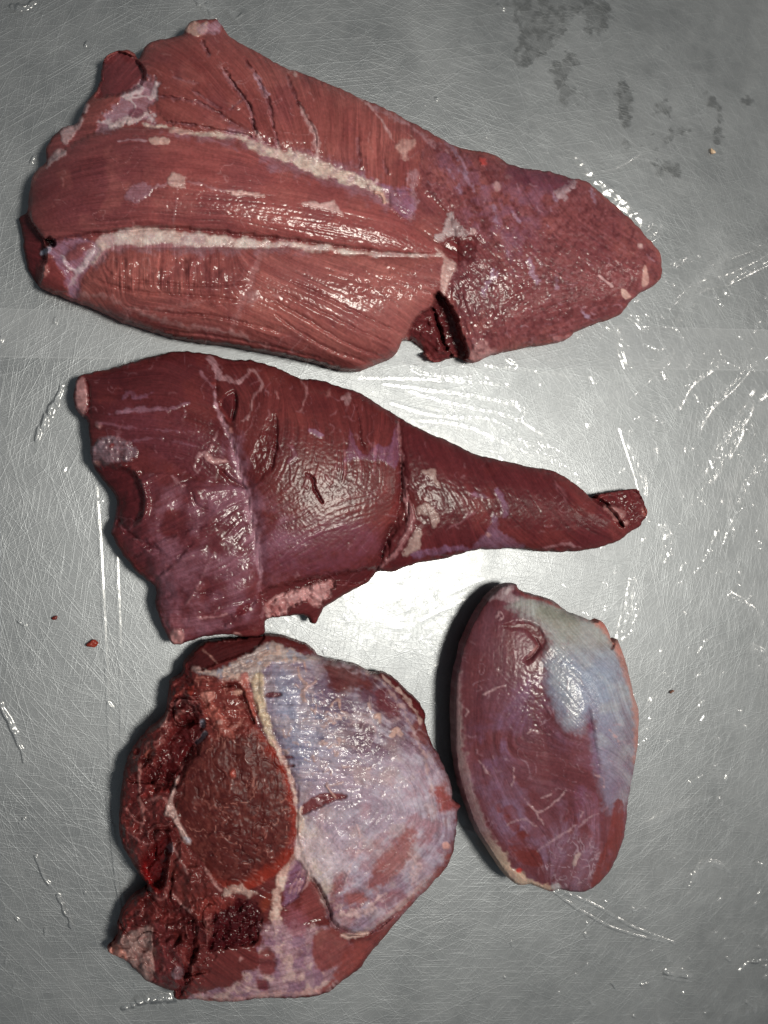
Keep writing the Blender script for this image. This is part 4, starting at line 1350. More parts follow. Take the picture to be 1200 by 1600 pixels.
skin = [(405, 1062), (420, 1036), (470, 1027), (520, 1032), (560, 1046), (610, 1075), (650, 1125), (680, 1185), (703, 1240),
        (710, 1300), (695, 1345), (645, 1408), (600, 1450), (560, 1458), (533, 1454), (516, 1437), (508, 1403),
        (493, 1378), (474, 1335), (468, 1300), (465, 1235), (442, 1165), (418, 1110)]
eye = [(345, 1132), (385, 1122), (410, 1147), (435, 1182), (455, 1232), (463, 1290), (455, 1340), (425, 1370), (382, 1393),
       (355, 1390), (330, 1370), (310, 1340), (290, 1310), (275, 1270), (276, 1232), (290, 1200), (312, 1168)]
c.bulge(skin, 0.14)
c.bulge(eye, 0.12)
mK, mE = c.poly(skin, 4, 3), c.poly(eye, 2, 2)
# left side: ragged folds
left = c.poly([(287, 1046), (300, 1060), (330, 1120), (300, 1180), (275, 1240), (290, 1320), (340, 1400), (330, 1480), (300, 1560),
               (160, 1500), (180, 1300), (200, 1180), (262, 1070)], 8, 5)
c.lift(left, 10 * c.nz(28, 4, 2) + 3 * c.nz(10, 3, 3))
c.lift(left * (1 - sstep(0.02, 0.22, np.abs(c.nz(46, 2, 81)))), -7)
c.paint(sstep(-0.2, 0.6, c.nz(30, 4, 4)) * left, (68, 20, 22), 0.65)
c.paint(sstep(0.0, 0.7, c.nz(18, 4, 5)) * left, (124, 50, 46), 0.5)
c.paint(c.web(34, 0.09, 7) * left, (168, 108, 100), 0.45)
topm = c.poly([(288, 1036), (302, 1018), (316, 1006), (337, 1002), (366, 1000), (410, 993), (396, 1014), (356, 1030), (330, 1040), (300, 1048)], 2, 2)
c.gash(topm, 6, (76, 28, 28), 0.95)
c.part(topm, 'muscle', 'muscle', 'dark lean along the top edge')
c.veil(c.line([(315, 1015), (326, 1022), (340, 1036)], 1.8, 1, 1), (176, 124, 112), 0.85)
# silverskin
c.veil(mK, (144, 120, 134), 0.95, 0, 'silverskin', 0.72)
c.paint(c.poly([(405, 1062), (430, 1040), (480, 1060), (540, 1110), (560, 1160), (500, 1200), (460, 1210), (440, 1165), (420, 1110)], 25, 12, 40), (146, 148, 166), 0.8)
c.paint(c.poly([(470, 1040), (520, 1060), (580, 1090), (640, 1130), (650, 1180), (590, 1180), (530, 1150), (490, 1100)], 22, 14, 34), (100, 70, 86), 0.75)
c.paint(c.poly([(470, 1230), (560, 1180), (650, 1190), (690, 1250), (660, 1330), (560, 1380), (500, 1360), (475, 1300)], 30, 15, 40), (170, 150, 160), 0.8)
c.paint(mK * sstep(0.0, 0.8, c.nz(28, 4, 8) + 0.15 * c.lic[2]), (178, 152, 146), 0.5)
c.paint(mK * sstep(-0.1, 0.7, c.nz(24, 4, 9) + 0.22 * c.lic[2]) * sstep(1200, 1330, Y + 0.3 * X - 150), (146, 90, 92), 0.5)
c.paint(c.poly([(466, 1275), (490, 1290), (520, 1330), (516, 1400), (500, 1400), (482, 1360), (466, 1320)], 9, 7, 14), (198, 176, 160), 0.85)
c.paint(mK * sstep(-0.2, 0.6, c.nz(40, 3, 10)) * sstep(490, 560, X) * (1 - sstep(1120, 1220, Y)), (94, 62, 72), 0.75)
c.paint(mK * sstep(-0.3, 0.9, c.nz(13, 4, 44) + 0.25 * c.lic[1]), (112, 98, 106), 0.40)
c.paint(mK * sstep(-0.3, 1.0, c.nz(17, 4, 45) + 0.25 * c.lic[1]), (198, 188, 196), 0.36)
c.gloss(c.poly([(425, 1090), (480, 1080), (540, 1150), (600, 1200), (560, 1260), (480, 1240), (450, 1170)], 30, 16, 30), 0.92)
# drawn lines across the silverskin
hl = mK * (1 - sstep(500, 600, X)) * (1 - sstep(1230, 1290, Y))
c.lift(hl, 0.6 * np.sin((Y + 0.10 * X + 5 * c.nz(40, 2, 11)) / 1.9) * sstep(-0.4, 0.4, c.nz(22, 2, 12)))
c.lift(mK, 0.55 * c.nz(4.5, 3, 13) + 1.6 * c.nz(22, 3, 14))
for k in range(9):
    y = 1085 + k * 17
    c.gash(c.line([(418 + k * 4, y), (450 + k * 4, y - 2), (500 + k * 3, y + 3)], 0.9, 1.2, 1.2), 1.6, (92, 82, 112), 0.5)
# fat squiggles
rs = np.random.RandomState(5)
for k in range(46):
    x = 440 + rs.rand() * 90 + (rs.rand() < .3) * 60
    y = 1140 + rs.randn() * 38
    a = rs.uniform(-0.5, 2.0)
    l = rs.uniform(5, 14)
    c.fat(c.line([(x, y), (x + l * .5 * math.cos(a) + rs.randn() * 3, y + l * .5 * math.sin(a) + rs.randn() * 3), (x + l * math.cos(a), y + l * math.sin(a))],
                 rs.uniform(0.9, 2.0), 0.9, 1.2, 5), (178, 144, 134), 0.8, None, 0.8)
for pts, w in (([(466, 1040), (468, 1056), (478, 1070), (472, 1084), (480, 1100)], [2, 2, 4, 4, 2]), ([(470, 1080), (486, 1070), (494, 1064)], 1.5),
               ([(515, 1105), (528, 1092), (532, 1108)], 2), ([(585, 1122), (592, 1118), (594, 1128)], 3), ([(610, 1150), (620, 1140), (626, 1148)], 4),
               ([(475, 1030), (478, 1052)], 1.5)):
    c.fat(c.line(pts, w, 1, 1.2, 6), (186, 146, 130), 1.2, None, 0.85)
# lean windows in the silverskin
wins = ([(500, 1041), (521, 1035), (560, 1048), (586, 1069), (570, 1078), (548, 1080), (533, 1083), (512, 1069), (509, 1054)],
        [(583, 1084), (600, 1075), (615, 1095), (626, 1110), (625, 1125), (602, 1118), (590, 1105)],
        [(644, 1130), (655, 1130), (665, 1150), (665, 1161), (648, 1155)],
        [(627, 1304), (646, 1295), (644, 1327), (627, 1361), (598, 1383), (572, 1389), (593, 1341)],
        [(520, 1375), (534, 1362), (540, 1368), (532, 1390), (520, 1402)],
        [(540, 1400), (558, 1392), (572, 1404), (560, 1416), (544, 1414)],
        [(673, 1238), (690, 1226), (704, 1249), (716, 1259), (700, 1267), (684, 1268), (689, 1254)],
        [(600, 1440), (640, 1405), (670, 1375), (690, 1350), (700, 1335), (695, 1358), (650, 1408), (600, 1460), (560, 1500), (545, 1495), (580, 1462)])
for k, p in enumerate(wins):
    m = c.poly(p, 5, 5, 12)
    c.gash(m, 1.6, ((94, 42, 38), (96, 42, 46), (112, 56, 52), (134, 68, 62), (122, 56, 52), (146, 76, 68), (134, 58, 50), (124, 60, 56))[k], (0.9, 0.9, 0.9, 0.75, 0.75, 0.75, 0.85, 0.85)[k])
    c.part(m, 'muscle', 'muscle')
    c.kill = c.kill * (1 - m)
c.veil(c.web(26, 0.08, 15) * (wins and c.poly(wins[1], 8, 3)), (160, 130, 140), 0.6)
flp = c.poly([(596, 1050), (606, 1050), (635, 1078), (650, 1090), (664, 1114), (665, 1131), (655, 1118), (630, 1088), (606, 1066)], 1.5, 1.5)
c.gash(flp, 4, (84, 28, 30), 0.9)
c.part(flp, 'flap', 'muscle')
c.fat(c.line([(596, 1054), (610, 1068), (632, 1090), (652, 1114), (658, 1130)], 2.2, 1.2, 2), (190, 156, 144), 1.5, 'fat_fleck', 0.8)
c.fat(c.line([(560, 1042), (590, 1060), (620, 1092), (640, 1130), (660, 1175), (672, 1220), (678, 1240)], 1.6, 1.5, 2.5), (186, 150, 142), 0.8, None, 0.6)
g = c.poly([(472, 1273), (473, 1258), (494, 1243), (512, 1238), (539, 1241), (540, 1248), (521, 1252), (500, 1262)], 1.3, 1.2)
c.gash(g, 3.5, (108, 40, 37), 0.9)
c.part(g, 'slit', 'muscle')
c.fat(c.line([(509, 1226), (516, 1236), (525, 1247)], 2, 0.9, 0.6), (204, 160, 146), 4, 'sinew')
for x, y, rx, ry, a in ((427, 1086, 13, 4.5, -3), (448, 1183, 11, 2, 0), (452, 1197, 8, 2, -8), (398, 1105, 5, 12, -15)):
    m = c.dot(x, y, rx, ry, a, 1.2, 0.8)
    c.gash(m, 4, (98, 36, 38), 0.9)
# fat along the top and the border of the round face
ft = c.poly([(304, 1044), (318, 1048), (340, 1048), (358, 1036), (390, 1020), (412, 1004), (436, 1006), (470, 1020), (500, 1030), (470, 1034), (432, 1034), (404, 1050), (396, 1062), (372, 1064), (345, 1066), (336, 1058), (312, 1052)], 2, 3)
c.fat(ft, (176, 156, 148), 1.5, 'fat_seam', 0.95)
c.paint(ft * sstep(0.0, 0.5, c.nz(12, 3, 16)), (140, 138, 150), 0.7)
c.paint(ft * sstep(0.1, 0.5, c.nz(9, 3, 17)), (200, 164, 146), 0.7)
for k in range(5):
    c.gash(c.line([(345 + k * 4, 1060 - k * 6), (370 + k * 5, 1050 - k * 6), (400 + k * 6, 1036 - k * 6)], 0.8, 1, 1), 2, (120, 100, 100), 0.5)
c.fat(c.poly([(392, 1062), (410, 1054), (414, 1090), (420, 1120), (428, 1150), (436, 1178), (428, 1172), (412, 1140), (402, 1110)], 2.5, 2), (198, 172, 142), 2, 'fat_seam', 0.95)
c.fat(c.poly([(374, 1056), (386, 1052), (392, 1080), (398, 1110), (402, 1130), (392, 1118), (380, 1085)], 2, 2), (178, 92, 78), 1, 'fat_fleck', 0.9)
edge = c.line([(420, 1148), (438, 1180), (455, 1228), (465, 1288), (462, 1330), (448, 1352), (438, 1380), (430, 1420), (434, 1460)], [3, 4, 4, 5, 9, 9, 8, 8, 12], 2, 3)
c.fat(edge, (200, 160, 146), 1.5, 'fat_seam', 0.9)
c.paint(edge * sstep(0, 0.5, c.nz(12, 3, 18)), (214, 190, 174), 0.6)
bl = c.poly([(462, 1300), (474, 1320), (488, 1350), (500, 1390), (512, 1420), (505, 1420), (488, 1385), (470, 1350), (458, 1330)], 4, 4)
c.fat(bl, (196, 168, 162), 1, None, 0.85)
# round lean face
c.kill = np.maximum(c.kill, 0.7 * mE)
c.paint(mE, (82, 33, 30), 1)
c.lift(mE, 0.3 * c.nz(6, 3, 19) + 1.5 * c.nz(22, 3, 20))
c.gloss(mE, 0.3)
c.paint(mE * sstep(0.0, 0.6, c.nz(10, 3, 21)), (70, 26, 26), 0.6)
c.paint(mE * sstep(0.1, 0.6, c.nz(7, 3, 22)), (112, 56, 48), 0.45)
c.paint(mE * c.web(24, 0.07, 23) * sstep(-0.2, 0.4, c.nz(30, 2, 24)), (172, 112, 98), 0.6)
c.gash(mE * c.web(30, 0.06, 25), 1.8, (66, 22, 22), 0.5)
redrim = mE * (1 - c.poly([(x + (372 - x) * 0.09, y + (1262 - y) * 0.09) for x, y in eye], 6, 3))
c.paint(redrim * sstep(350, 420, X + 0.25 * (Y - 1200)), (138, 46, 34), 0.85)
c.paint(c.poly([(395, 1385), (420, 1368), (450, 1345), (452, 1330), (430, 1340), (400, 1362), (380, 1382)], 7, 5), (124, 40, 28), 0.8)
c.part(mE, 'muscle', 'muscle', 'round dark lean face with fine pale veins')
c.fat(c.dot(364, 1208, 5, 6), (176, 78, 64), 2, None, 0.8)
# neck of bits above the round face
nk = c.poly([(300, 1060), (340, 1060), (376, 1066), (392, 1110), (400, 1135), (384, 1150), (350, 1148), (330, 1160), (318, 1140), (312, 1100)], 4, 4)
c.paint(nk, (118, 52, 46), 0.8)
c.lift(nk, 3 * c.nz(14, 3, 26))
c.paint(nk * c.web(22, 0.1, 27), (180, 116, 102), 0.5)
c.gash(c.line([(345, 1074), (370, 1072), (384, 1100), (396, 1130)], [2, 4, 4, 2], 2, 2), 7, (70, 18, 18), 0.7)
c.fat(c.line([(326, 1100), (338, 1120), (352, 1140), (362, 1156)], [8, 9, 8, 4], 2, 3), (164, 88, 76), 3, 'muscle', 0.8)
c.fat(c.dot(325, 1088, 11, 9, -20), (196, 128, 114), 4, 'fat_fleck', 0.95)
c.fat(c.dot(372, 1082, 7, 4), (200, 150, 132), 2, None, 0.8)
c.fat(c.dot(343, 1128, 5, 4), (196, 150, 138), 2, None, 0.8)
c.fat(c.dot(316, 1130, 5, 6), (170, 178, 190), -6, 'sinew', 0.9)
c.fat(c.line([(322, 1145), (314, 1154), (306, 1160)], 3.5, 1.2, 1), (166, 166, 172), -6, 'sinew', 0.9)
c.fat(c.line([(300, 1046), (312, 1046)], 4, 1.5, 1), (190, 150, 140), 1, None, 0.8)
# bowl and holes on the left
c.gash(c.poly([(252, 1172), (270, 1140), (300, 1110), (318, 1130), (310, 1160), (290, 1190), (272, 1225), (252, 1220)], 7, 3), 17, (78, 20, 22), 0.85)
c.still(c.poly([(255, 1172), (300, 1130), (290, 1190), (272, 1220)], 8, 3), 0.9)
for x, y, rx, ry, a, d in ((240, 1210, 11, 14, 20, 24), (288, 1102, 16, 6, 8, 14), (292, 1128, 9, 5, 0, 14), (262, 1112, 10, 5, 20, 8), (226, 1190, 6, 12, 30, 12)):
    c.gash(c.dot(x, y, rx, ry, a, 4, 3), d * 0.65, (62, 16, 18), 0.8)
c.paint(c.line([(218, 1244), (240, 1236), (266, 1238)], 3, 2, 2), (128, 40, 36), 0.7)
c.lift(c.line([(218, 1244), (240, 1238), (266, 1240)], 4, 3, 2), 6)
for pts, w, col in (([(220, 1193), (217, 1215), (218, 1238)], 2, (176, 120, 112)), ([(262, 1112), (260, 1125), (250, 1138)], 2.5, (170, 120, 112)),
                    ([(240, 1165), (228, 1178), (238, 1185)], 2.5, (156, 84, 72)), ([(216, 1244), (222, 1262), (224, 1280), (218, 1300)], 2, (176, 116, 108)),
                    ([(195, 1260), (210, 1280), (226, 1286)], 1.5, (168, 108, 102)), ([(230, 1250), (250, 1246), (262, 1252)], 1.5, (168, 108, 102)),
                    ([(300, 1074), (296, 1086)], 4, (170, 66, 54)), ([(200, 1300), (225, 1318), (240, 1316)], 1.5, (160, 100, 96)),
                    ([(270, 1104), (282, 1094), (300, 1100), (306, 1115)], 2, (150, 90, 86)),
                    ([(275, 1090), (285, 1080), (295, 1082)], 2, (160, 76, 66))):
    c.fat(c.line(pts, w, 1.2, 1.5, 6), col, 2, None, 0.8)
tend = c.poly([(280, 1212), (274, 1232), (270, 1252), (276, 1270), (284, 1292), (296, 1312), (297, 1320), (288, 1316), (278, 1296), (268, 1278), (257, 1272), (266, 1245), (271, 1226)], 1.3, 1)
c.fat(tend, (196, 162, 152), 4, 'sinew', 0.95)
c.fat(c.dot(293, 1312, 7, 4, 40), (176, 172, 178), 1, None, 0.8)
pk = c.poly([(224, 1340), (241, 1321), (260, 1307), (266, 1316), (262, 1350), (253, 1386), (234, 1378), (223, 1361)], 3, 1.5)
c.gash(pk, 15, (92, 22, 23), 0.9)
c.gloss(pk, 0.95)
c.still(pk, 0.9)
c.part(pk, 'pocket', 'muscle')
c.paint(c.line([(226, 1350), (232, 1378), (250, 1392), (258, 1380)], 4, 2, 1.5), (128, 22, 22), 0.8)
lb = [(268, 1322), (290, 1322), (318, 1360), (345, 1392), (330, 1420), (310, 1438), (290, 1420), (262, 1395), (256, 1380)]
c.bulge(lb, 0.3)
mlb = c.poly(lb, 2, 2)
c.paint(mlb, (104, 46, 42), 0.9)
c.part(mlb, 'muscle', 'muscle')
for pts in ([(266, 1318), (284, 1348), (292, 1365)], [(320, 1355), (335, 1380), (346, 1392)], [(268, 1395), (285, 1415), (300, 1428)]):
    c.fat(c.line(pts, 1.8, 1.2, 1.2), (180, 132, 124), 1.2, None, 0.7)
c.fat(c.dot(266, 1324, 5, 8), (150, 136, 140), 1, None, 0.7)
# lower left lobe
pat = c.poly([(184, 1475), (198, 1458), (216, 1451), (235, 1446), (238, 1490), (240, 1523), (231, 1532), (210, 1512), (194, 1495)], 2, 2)
c.veil(pat, (158, 126, 118), 0.9, 0, 'silverskin')
c.still(pat, 0.9)
c.fat(c.poly([(168, 1483), (176, 1476), (184, 1476), (196, 1490), (200, 1502), (186, 1498), (174, 1491)], 1.5, 1.5), (200, 134, 118), 1, 'fat_fleck', 0.95)
c.fat(c.line([(238, 1448), (237, 1480), (241, 1522)], 1.6, 1, 1.5), (180, 140, 130), 1, None, 0.8)
ll = [(243, 1440), (262, 1450), (276, 1480), (288, 1520), (280, 1545), (255, 1540), (243, 1525), (240, 1480)]
c.bulge(ll, 0.25)
c.paint(c.poly(ll, 2, 2), (102, 44, 44), 0.9)
c.part(c.poly(ll, 2, 2), 'muscle', 'muscle')
c.veil(c.dot(278, 1520, 11, 9, -40), (150, 130, 136), 0.6)
c.gash(c.line([(300, 1440), (300, 1490), (286, 1540), (280, 1556)], 4, 4, 3), 14, (74, 20, 24), 0.6)
lr = [(318, 1482), (395, 1480), (402, 1510), (378, 1518), (372, 1534), (308, 1548), (312, 1510)]
c.bulge(lr, 0.16)
mlr = c.poly(lr, 1.5, 3)
c.paint(mlr, (98, 42, 40), 0.95)
c.part(mlr, 'muscle', 'muscle')
c.fat(c.dot(376, 1498, 2, 3), (200, 150, 146), 1)
lump = c.poly([(334, 1430), (345, 1418), (366, 1410), (392, 1405), (404, 1425), (408, 1448), (396, 1474), (360, 1480), (324, 1484), (332, 1460)], 3, 3)
c.gash(lump, 6, (66, 16, 20), 0.95)
c.lift(lump, 6 * c.nz(11, 3, 28) + 2 * c.nz(5, 2, 29))
c.part(lump, 'muscle', 'muscle', 'very dark rough lump')
ub = [(308, 1408), (335, 1402), (364, 1400), (364, 1414), (340, 1424), (318, 1430), (310, 1438), (304, 1424)]
c.bulge(ub, 0.35)
c.paint(c.poly(ub, 2, 2), (124, 52, 46), 0.85)
c.part(c.poly(ub, 2, 2), 'muscle', 'muscle')
c.fat(c.line([(348, 1396), (366, 1390), (386, 1396), (400, 1394)], [4, 6, 6, 4], 2, 3), (190, 158, 144), 1.5, 'fat_fleck', 0.85)
c.paint(c.dot(415, 1412, 8, 12, 20, 4, 3), (124, 50, 34), 0.8)
# bottom, silverskin with lean windows
bt = c.poly([(408, 1450), (440, 1440), (470, 1445), (500, 1450), (545, 1470), (550, 1500), (520, 1540), (470, 1556), (380, 1562), (300, 1560), (320, 1550), (372, 1536), (384, 1518), (402, 1512), (400, 1482), (412, 1470)], 4, 5)
bt = bt * (1 - mlr)
c.veil(bt, (164, 128, 134), 0.9, 0, 'silverskin', 0.6)
c.paint(bt * sstep(0.0, 0.5, c.nz(16, 4, 30)), (192, 158, 148), 0.7)
c.paint(bt * sstep(0.1, 0.5, c.nz(18, 4, 31)), (124, 88, 108), 0.6)
c.lift(bt, 1.4 * c.nz(10, 3, 32))
for k, p in enumerate(([(488, 1468), (502, 1452), (533, 1455), (545, 1468), (542, 1497), (513, 1516), (493, 1511)],
                       [(400, 1494), (417, 1482), (431, 1497), (426, 1522), (408, 1519)], [(400, 1530), (416, 1530), (418, 1546), (404, 1545)],
                       [(468, 1429), (479, 1384), (492, 1380), (510, 1429), (490, 1440), (474, 1443)],
                       [(545, 1478), (575, 1470), (566, 1500), (540, 1525), (510, 1545), (490, 1552), (520, 1528)])):
    m = c.poly(p, 2.8, 2.4, 8)
    c.gash(m, 1.6, ((122, 60, 56), (108, 46, 44), (96, 34, 38), (118, 56, 54), (130, 62, 56))[k], 0.92)
    c.part(m, 'muscle', 'muscle')
    c.kill = c.kill * (1 - m)
m = c.poly([(443, 1416), (446, 1380), (452, 1356), (462, 1345), (480, 1362), (468, 1396), (456, 1408)], 2, 2)
c.veil(m, (128, 90, 112), 0.85, -3, 'silverskin')
for k in range(4):
    c.fat(c.line([(450 + k * 7, 1400 - k * 2), (462 + k * 6, 1375), (470 + k * 4, 1360)], 1.3, 1, 1.5), (176, 130, 128), 1, None, 0.7)
c.paint(c.poly([(445, 1425), (470, 1420), (480, 1445), (470, 1460), (450, 1455)], 6, 6), (138, 78, 86), 0.7)
c.gash(c.line([(484, 1372), (500, 1390), (512, 1418), (520, 1442), (540, 1456), (566, 1459), (600, 1444), (640, 1408)], 2.5, 2.5, 1.2), 11, (96, 40, 40), 0.6)
c.fat(c.line([(530, 1462), (552, 1463), (575, 1457)], [3, 5, 2], 1.5, 2), (204, 170, 156), 1, 'fat_fleck', 0.85)
c.fat(c.line([(525, 1420), (545, 1428), (562, 1428), (584, 1412), (604, 1396)], [4, 7, 7, 6, 3], 2, 4), (196, 162, 156), 1, None, 0.75)
c.fat(c.line([(580, 1450), (612, 1428), (640, 1402), (660, 1380)], [2, 3, 3, 1.5], 1.5, 2.5), (190, 156, 150), 1, None, 0.7)
c.fat(c.line([(300, 1558), (350, 1563), (400, 1556), (450, 1552), (500, 1548)], 3, 2, 3), (190, 140, 132), 1, None, 0.7)
c.fat(c.line([(558, 1290), (562, 1320), (550, 1350), (538, 1380)], 1.8, 1.2, 2), (196, 160, 158), 0.8, None, 0.7)
c.fat(c.line([(640, 1330), (650, 1350), (645, 1380)], [3, 6, 3], 2, 4), (190, 156, 152), 0.8, None, 0.7)
c.fat(c.dot(697, 1322, 5, 6), (206, 150, 136), 2, None, 0.9)
c.paint(c.poly([(470, 1310), (520, 1300), (540, 1340), (510, 1370), (488, 1350)], 14, 10), (196, 172, 182), 0.5)
c.veil(mK * c.web(40, 0.05, 33), (190, 160, 160), 0.4, 0.4)
c.hairs(60, left, (170, 104, 98), 0.6)
c.hairs(50, mE, (168, 104, 92), 0.55)
c.hairs(60, mK, (190, 164, 164), 0.5)
c.gloss(left * sstep(-0.2, 0.5, c.nz(20, 3, 34)), 0.85)
c.fibres(fine=0.4, coarse=0.5, tone=0.18)
c.build(GROUP, (0.96, 0.99, 1.08))

# ================================================================ cut 4: smooth oval knuckle
o4 = [(785, 915), (800, 912), (808, 913), (811, 922), (837, 930), (863, 938), (887, 955), (927, 971), (937, 969), (950, 984), (956, 1004),
      (964, 998), (970, 1013), (980, 1040), (988, 1077), (997, 1107), (998, 1130), (997, 1160), (990, 1207), (982, 1250),
      (975, 1307), (957, 1353), (933, 1383), (913, 1393), (890, 1393), (873, 1389), (860, 1393), (843, 1387),
      (827, 1381), (813, 1383), (800, 1377), (783, 1357), (763, 1327), (743, 1293), (727, 1250), (715, 1210),
      (710, 1167), (709, 1120), (710, 1073), (718, 1030), (730, 990), (747, 957), (763, 933), (777, 920)]
c = Cut('meat_cut', 'smooth oval cut with a bluish silverskin shoulder, alone on the lower right',
        o4, 0.56, 48, 44, (112, 54, 52), 53, rag=1.0, zmax=120)
c.grain([(760, 980, 100), (740, 1100, 95), (800, 1100, 120), (880, 1060, 45), (920, 1020, 40), (960, 1100, 70), (880, 1120, 50), (850, 1200, 10),
          (900, 1180, 15), (780, 1250, 70), (830, 1300, 50), (900, 1330, 120), (960, 1300, 85), (730, 1200, 80), (780, 1340, 50)], L=16)
X, Y = c.X, c.Y
c.paint(sstep(-0.2, 0.7, c.nz(60, 4, 2)), (98, 46, 48), 0.5)
c.paint(sstep(0.1, 0.8, c.nz(40, 4, 3)), (118, 58, 56), 0.4)
c.gloss(np.ones_like(X), 0.5)
c.paint(0.5 + 0.5 * sstep(-0.4, 0.6, c.nz(50, 3, 72) + 0.3 * c.lic[2]), (112, 72, 82), 0.45)
sk = [(800, 943), (827, 937), (867, 945), (893, 960), (930, 973), (962, 1003), (982, 1040), (996, 1090), (1000, 1157), (992, 1210), (985, 1240),
      (968, 1262), (952, 1262), (942, 1230), (936, 1195), (932, 1150), (925, 1115), (908, 1138), (890, 1136), (873, 1117), (860, 1077), (853, 1040),
      (857, 1022), (864, 1002), (852, 984), (836, 970), (815, 955)]
c.bulge([(858, 985), (900, 985), (950, 1020), (985, 1100), (990, 1180), (965, 1270), (935, 1310), (880, 1270), (850, 1150), (850, 1060)], 1, 14)
c.Z = c.base + (c.Z - c.base) * (1 + 0.34 * np.clip((X - 860) / 120, -1, 1) - 0.10 * np.clip((Y - 1150) / 200, -1, 1))
msk = c.poly(sk, 10, 5, 14)
mlow = 1 - 0.85 * sstep(1110, 1240, Y + 30 * c.nz(40, 3, 71) + 12 * c.lic[2]) * (1 - 0.6 * sstep(955, 985, X))
c.veil(msk * mlow, (158, 154, 156), 0.95, 0.8, None, 0.8)
c.part(msk, 'silverskin', 'skin')
c.paint(msk * (1 - sstep(975, 1050, Y)), (166, 158, 138), 0.75)
c.paint(msk * sstep(1000, 1050, Y) * (1 - sstep(940, 990, X)), (146, 150, 162), 0.7)
c.paint(msk * sstep(1060, 1180, Y), (122, 84, 102), 0.4)
c.paint(msk * mlow * sstep(-0.3, 0.8, c.nz(24, 4, 4) + 0.25 * c.lic[2]), (172, 164, 158), 0.5)
c.paint(c.dot(868, 960, 34, 9, 18, 5, 4), (128, 124, 104), 0.6)
rimr = c.line([(912, 968), (940, 976), (958, 1003), (974, 1030), (986, 1072), (995, 1110), (996, 1160), (990, 1200)], [3, 6, 6, 6, 6, 5, 5, 4], 3, 2)
c.paint(rimr, (184, 122, 104), 0.75)
c.fat(c.line([(928, 970), (938, 972), (950, 986), (955, 1000)], [4, 5, 5, 3], 2, 2), (190, 104, 88), 3, 'fat_fleck', 0.85)
c.gash(c.line([(955, 1016), (960, 1004)], 2, 1.2, 0.6), 6, (96, 40, 38), 0.8)
c.fat(c.line([(961, 1003), (966, 1010), (972, 1022)], 4, 2, 1.5), (190, 116, 98), 2, None, 0.8)
tp = c.poly([(762, 938), (778, 922), (792, 914), (806, 916), (800, 926), (812, 936), (800, 940), (778, 936)], 2, 1.5)
c.veil(tp, (186, 156, 152), 0.85, 1, 'fat_fleck')
c.fat(c.line([(806, 918), (824, 932), (850, 938), (876, 950)], 3, 2, 1.5), (136, 62, 56), 1, None, 0.8)
c.fat(c.line([(795, 918), (789, 928)], 3, 1.2, 1), (206, 180, 172), 1.5, None, 0.8)
# fold in the lean near the top
fold = c.poly([(786, 978), (806, 972), (830, 974), (846, 986), (852, 1004), (842, 1018), (826, 1036), (822, 1030), (838, 1008), (830, 996), (818, 984), (800, 982)], 2.5, 1.5)
c.gash(fold, 2.5, (98, 42, 42), 0.6)
c.gash(c.line([(818, 1034), (832, 1024), (842, 1010), (836, 998)], [1.5, 2.4, 2, 1], 2.2, 0.8), 3, (84, 34, 36), 0.6)
c.lift(c.line([(790, 974), (820, 966), (848, 980), (860, 1004), (850, 1026)], 6, 7, 1), 2.6)
c.fat(c.line([(825, 1026), (833, 1018), (840, 1008)], 1.2, 1, 0.8), (186, 132, 122), 1, None, 0.8)
# rim of silverskin down the left side to the lower tip
lr_ = c.line([(716, 1050), (714, 1110), (717, 1180), (727, 1235), (743, 1280), (762, 1318), (785, 1352), (808, 1372), (835, 1384), (866, 1391)],
             [6, 8, 11, 13, 13, 13, 12, 10, 7, 4], 3, 3)
c.veil(lr_, (148, 118, 112), 0.9, 1.0, 'silverskin')
c.paint(lr_ * sstep(1290, 1360, Y), (200, 168, 140), 0.8)
c.fat(c.line([(788, 1354), (808, 1370), (830, 1380), (862, 1388)], [5, 7, 5, 4], 2, 2), (206, 168, 140), 2, 'fat_seam', 0.85)
c.paint(c.dot(811, 1360, 4, 3), (196, 50, 42), 0.9)
c.fat(c.dot(869, 1386, 8, 6, 20), (196, 184, 176), 2, 'fat_fleck', 0.85)
c.veil(c.line([(722, 1000), (714, 1060), (714, 1120)], 5, 4, 2), (140, 100, 100), 0.5)
# purple veils
for p, a, col in (([(745, 1140), (780, 1110), (830, 1060), (850, 1060), (856, 1100), (830, 1120), (800, 1160), (790, 1230), (760, 1230)], .5, (128, 90, 110)),
                  ([(770, 1260), (800, 1250), (830, 1300), (850, 1340), (830, 1340), (800, 1310)], .6, (136, 104, 126)),
                  ([(895, 1230), (930, 1200), (945, 1240), (930, 1270), (900, 1265)], .5, (132, 84, 104)),
                  ([(860, 1130), (900, 1150), (930, 1190), (900, 1180), (870, 1160)], .4, (128, 90, 106)),
                  ([(830, 1180), (850, 1170), (856, 1230), (840, 1250)], .4, (136, 90, 92))):
    c.veil(c.poly(p, 16, 10, 24) * sstep(-0.7, 0.6, c.nz(22, 4, 5) + 0.3 * c.lic[2]), col, a * 1.3, 0.3)
nt_ = c.poly([(850, 1318), (880, 1305), (915, 1310), (935, 1330), (930, 1360), (910, 1388), (880, 1388), (855, 1370)], 8, 7)
c.veil(nt_, (134, 96, 104), 0.5, 0.4, 'silverskin')
c.fat(nt_ * c.web(16, 0.14, 6), (182, 152, 154), 0.6, None, 0.6)
c.fat(c.line([(897, 1352), (900, 1340), (907, 1334)], [3, 3, 2], 1.2, 1), (196, 162, 148), 1.5, 'fat_fleck', 0.85)
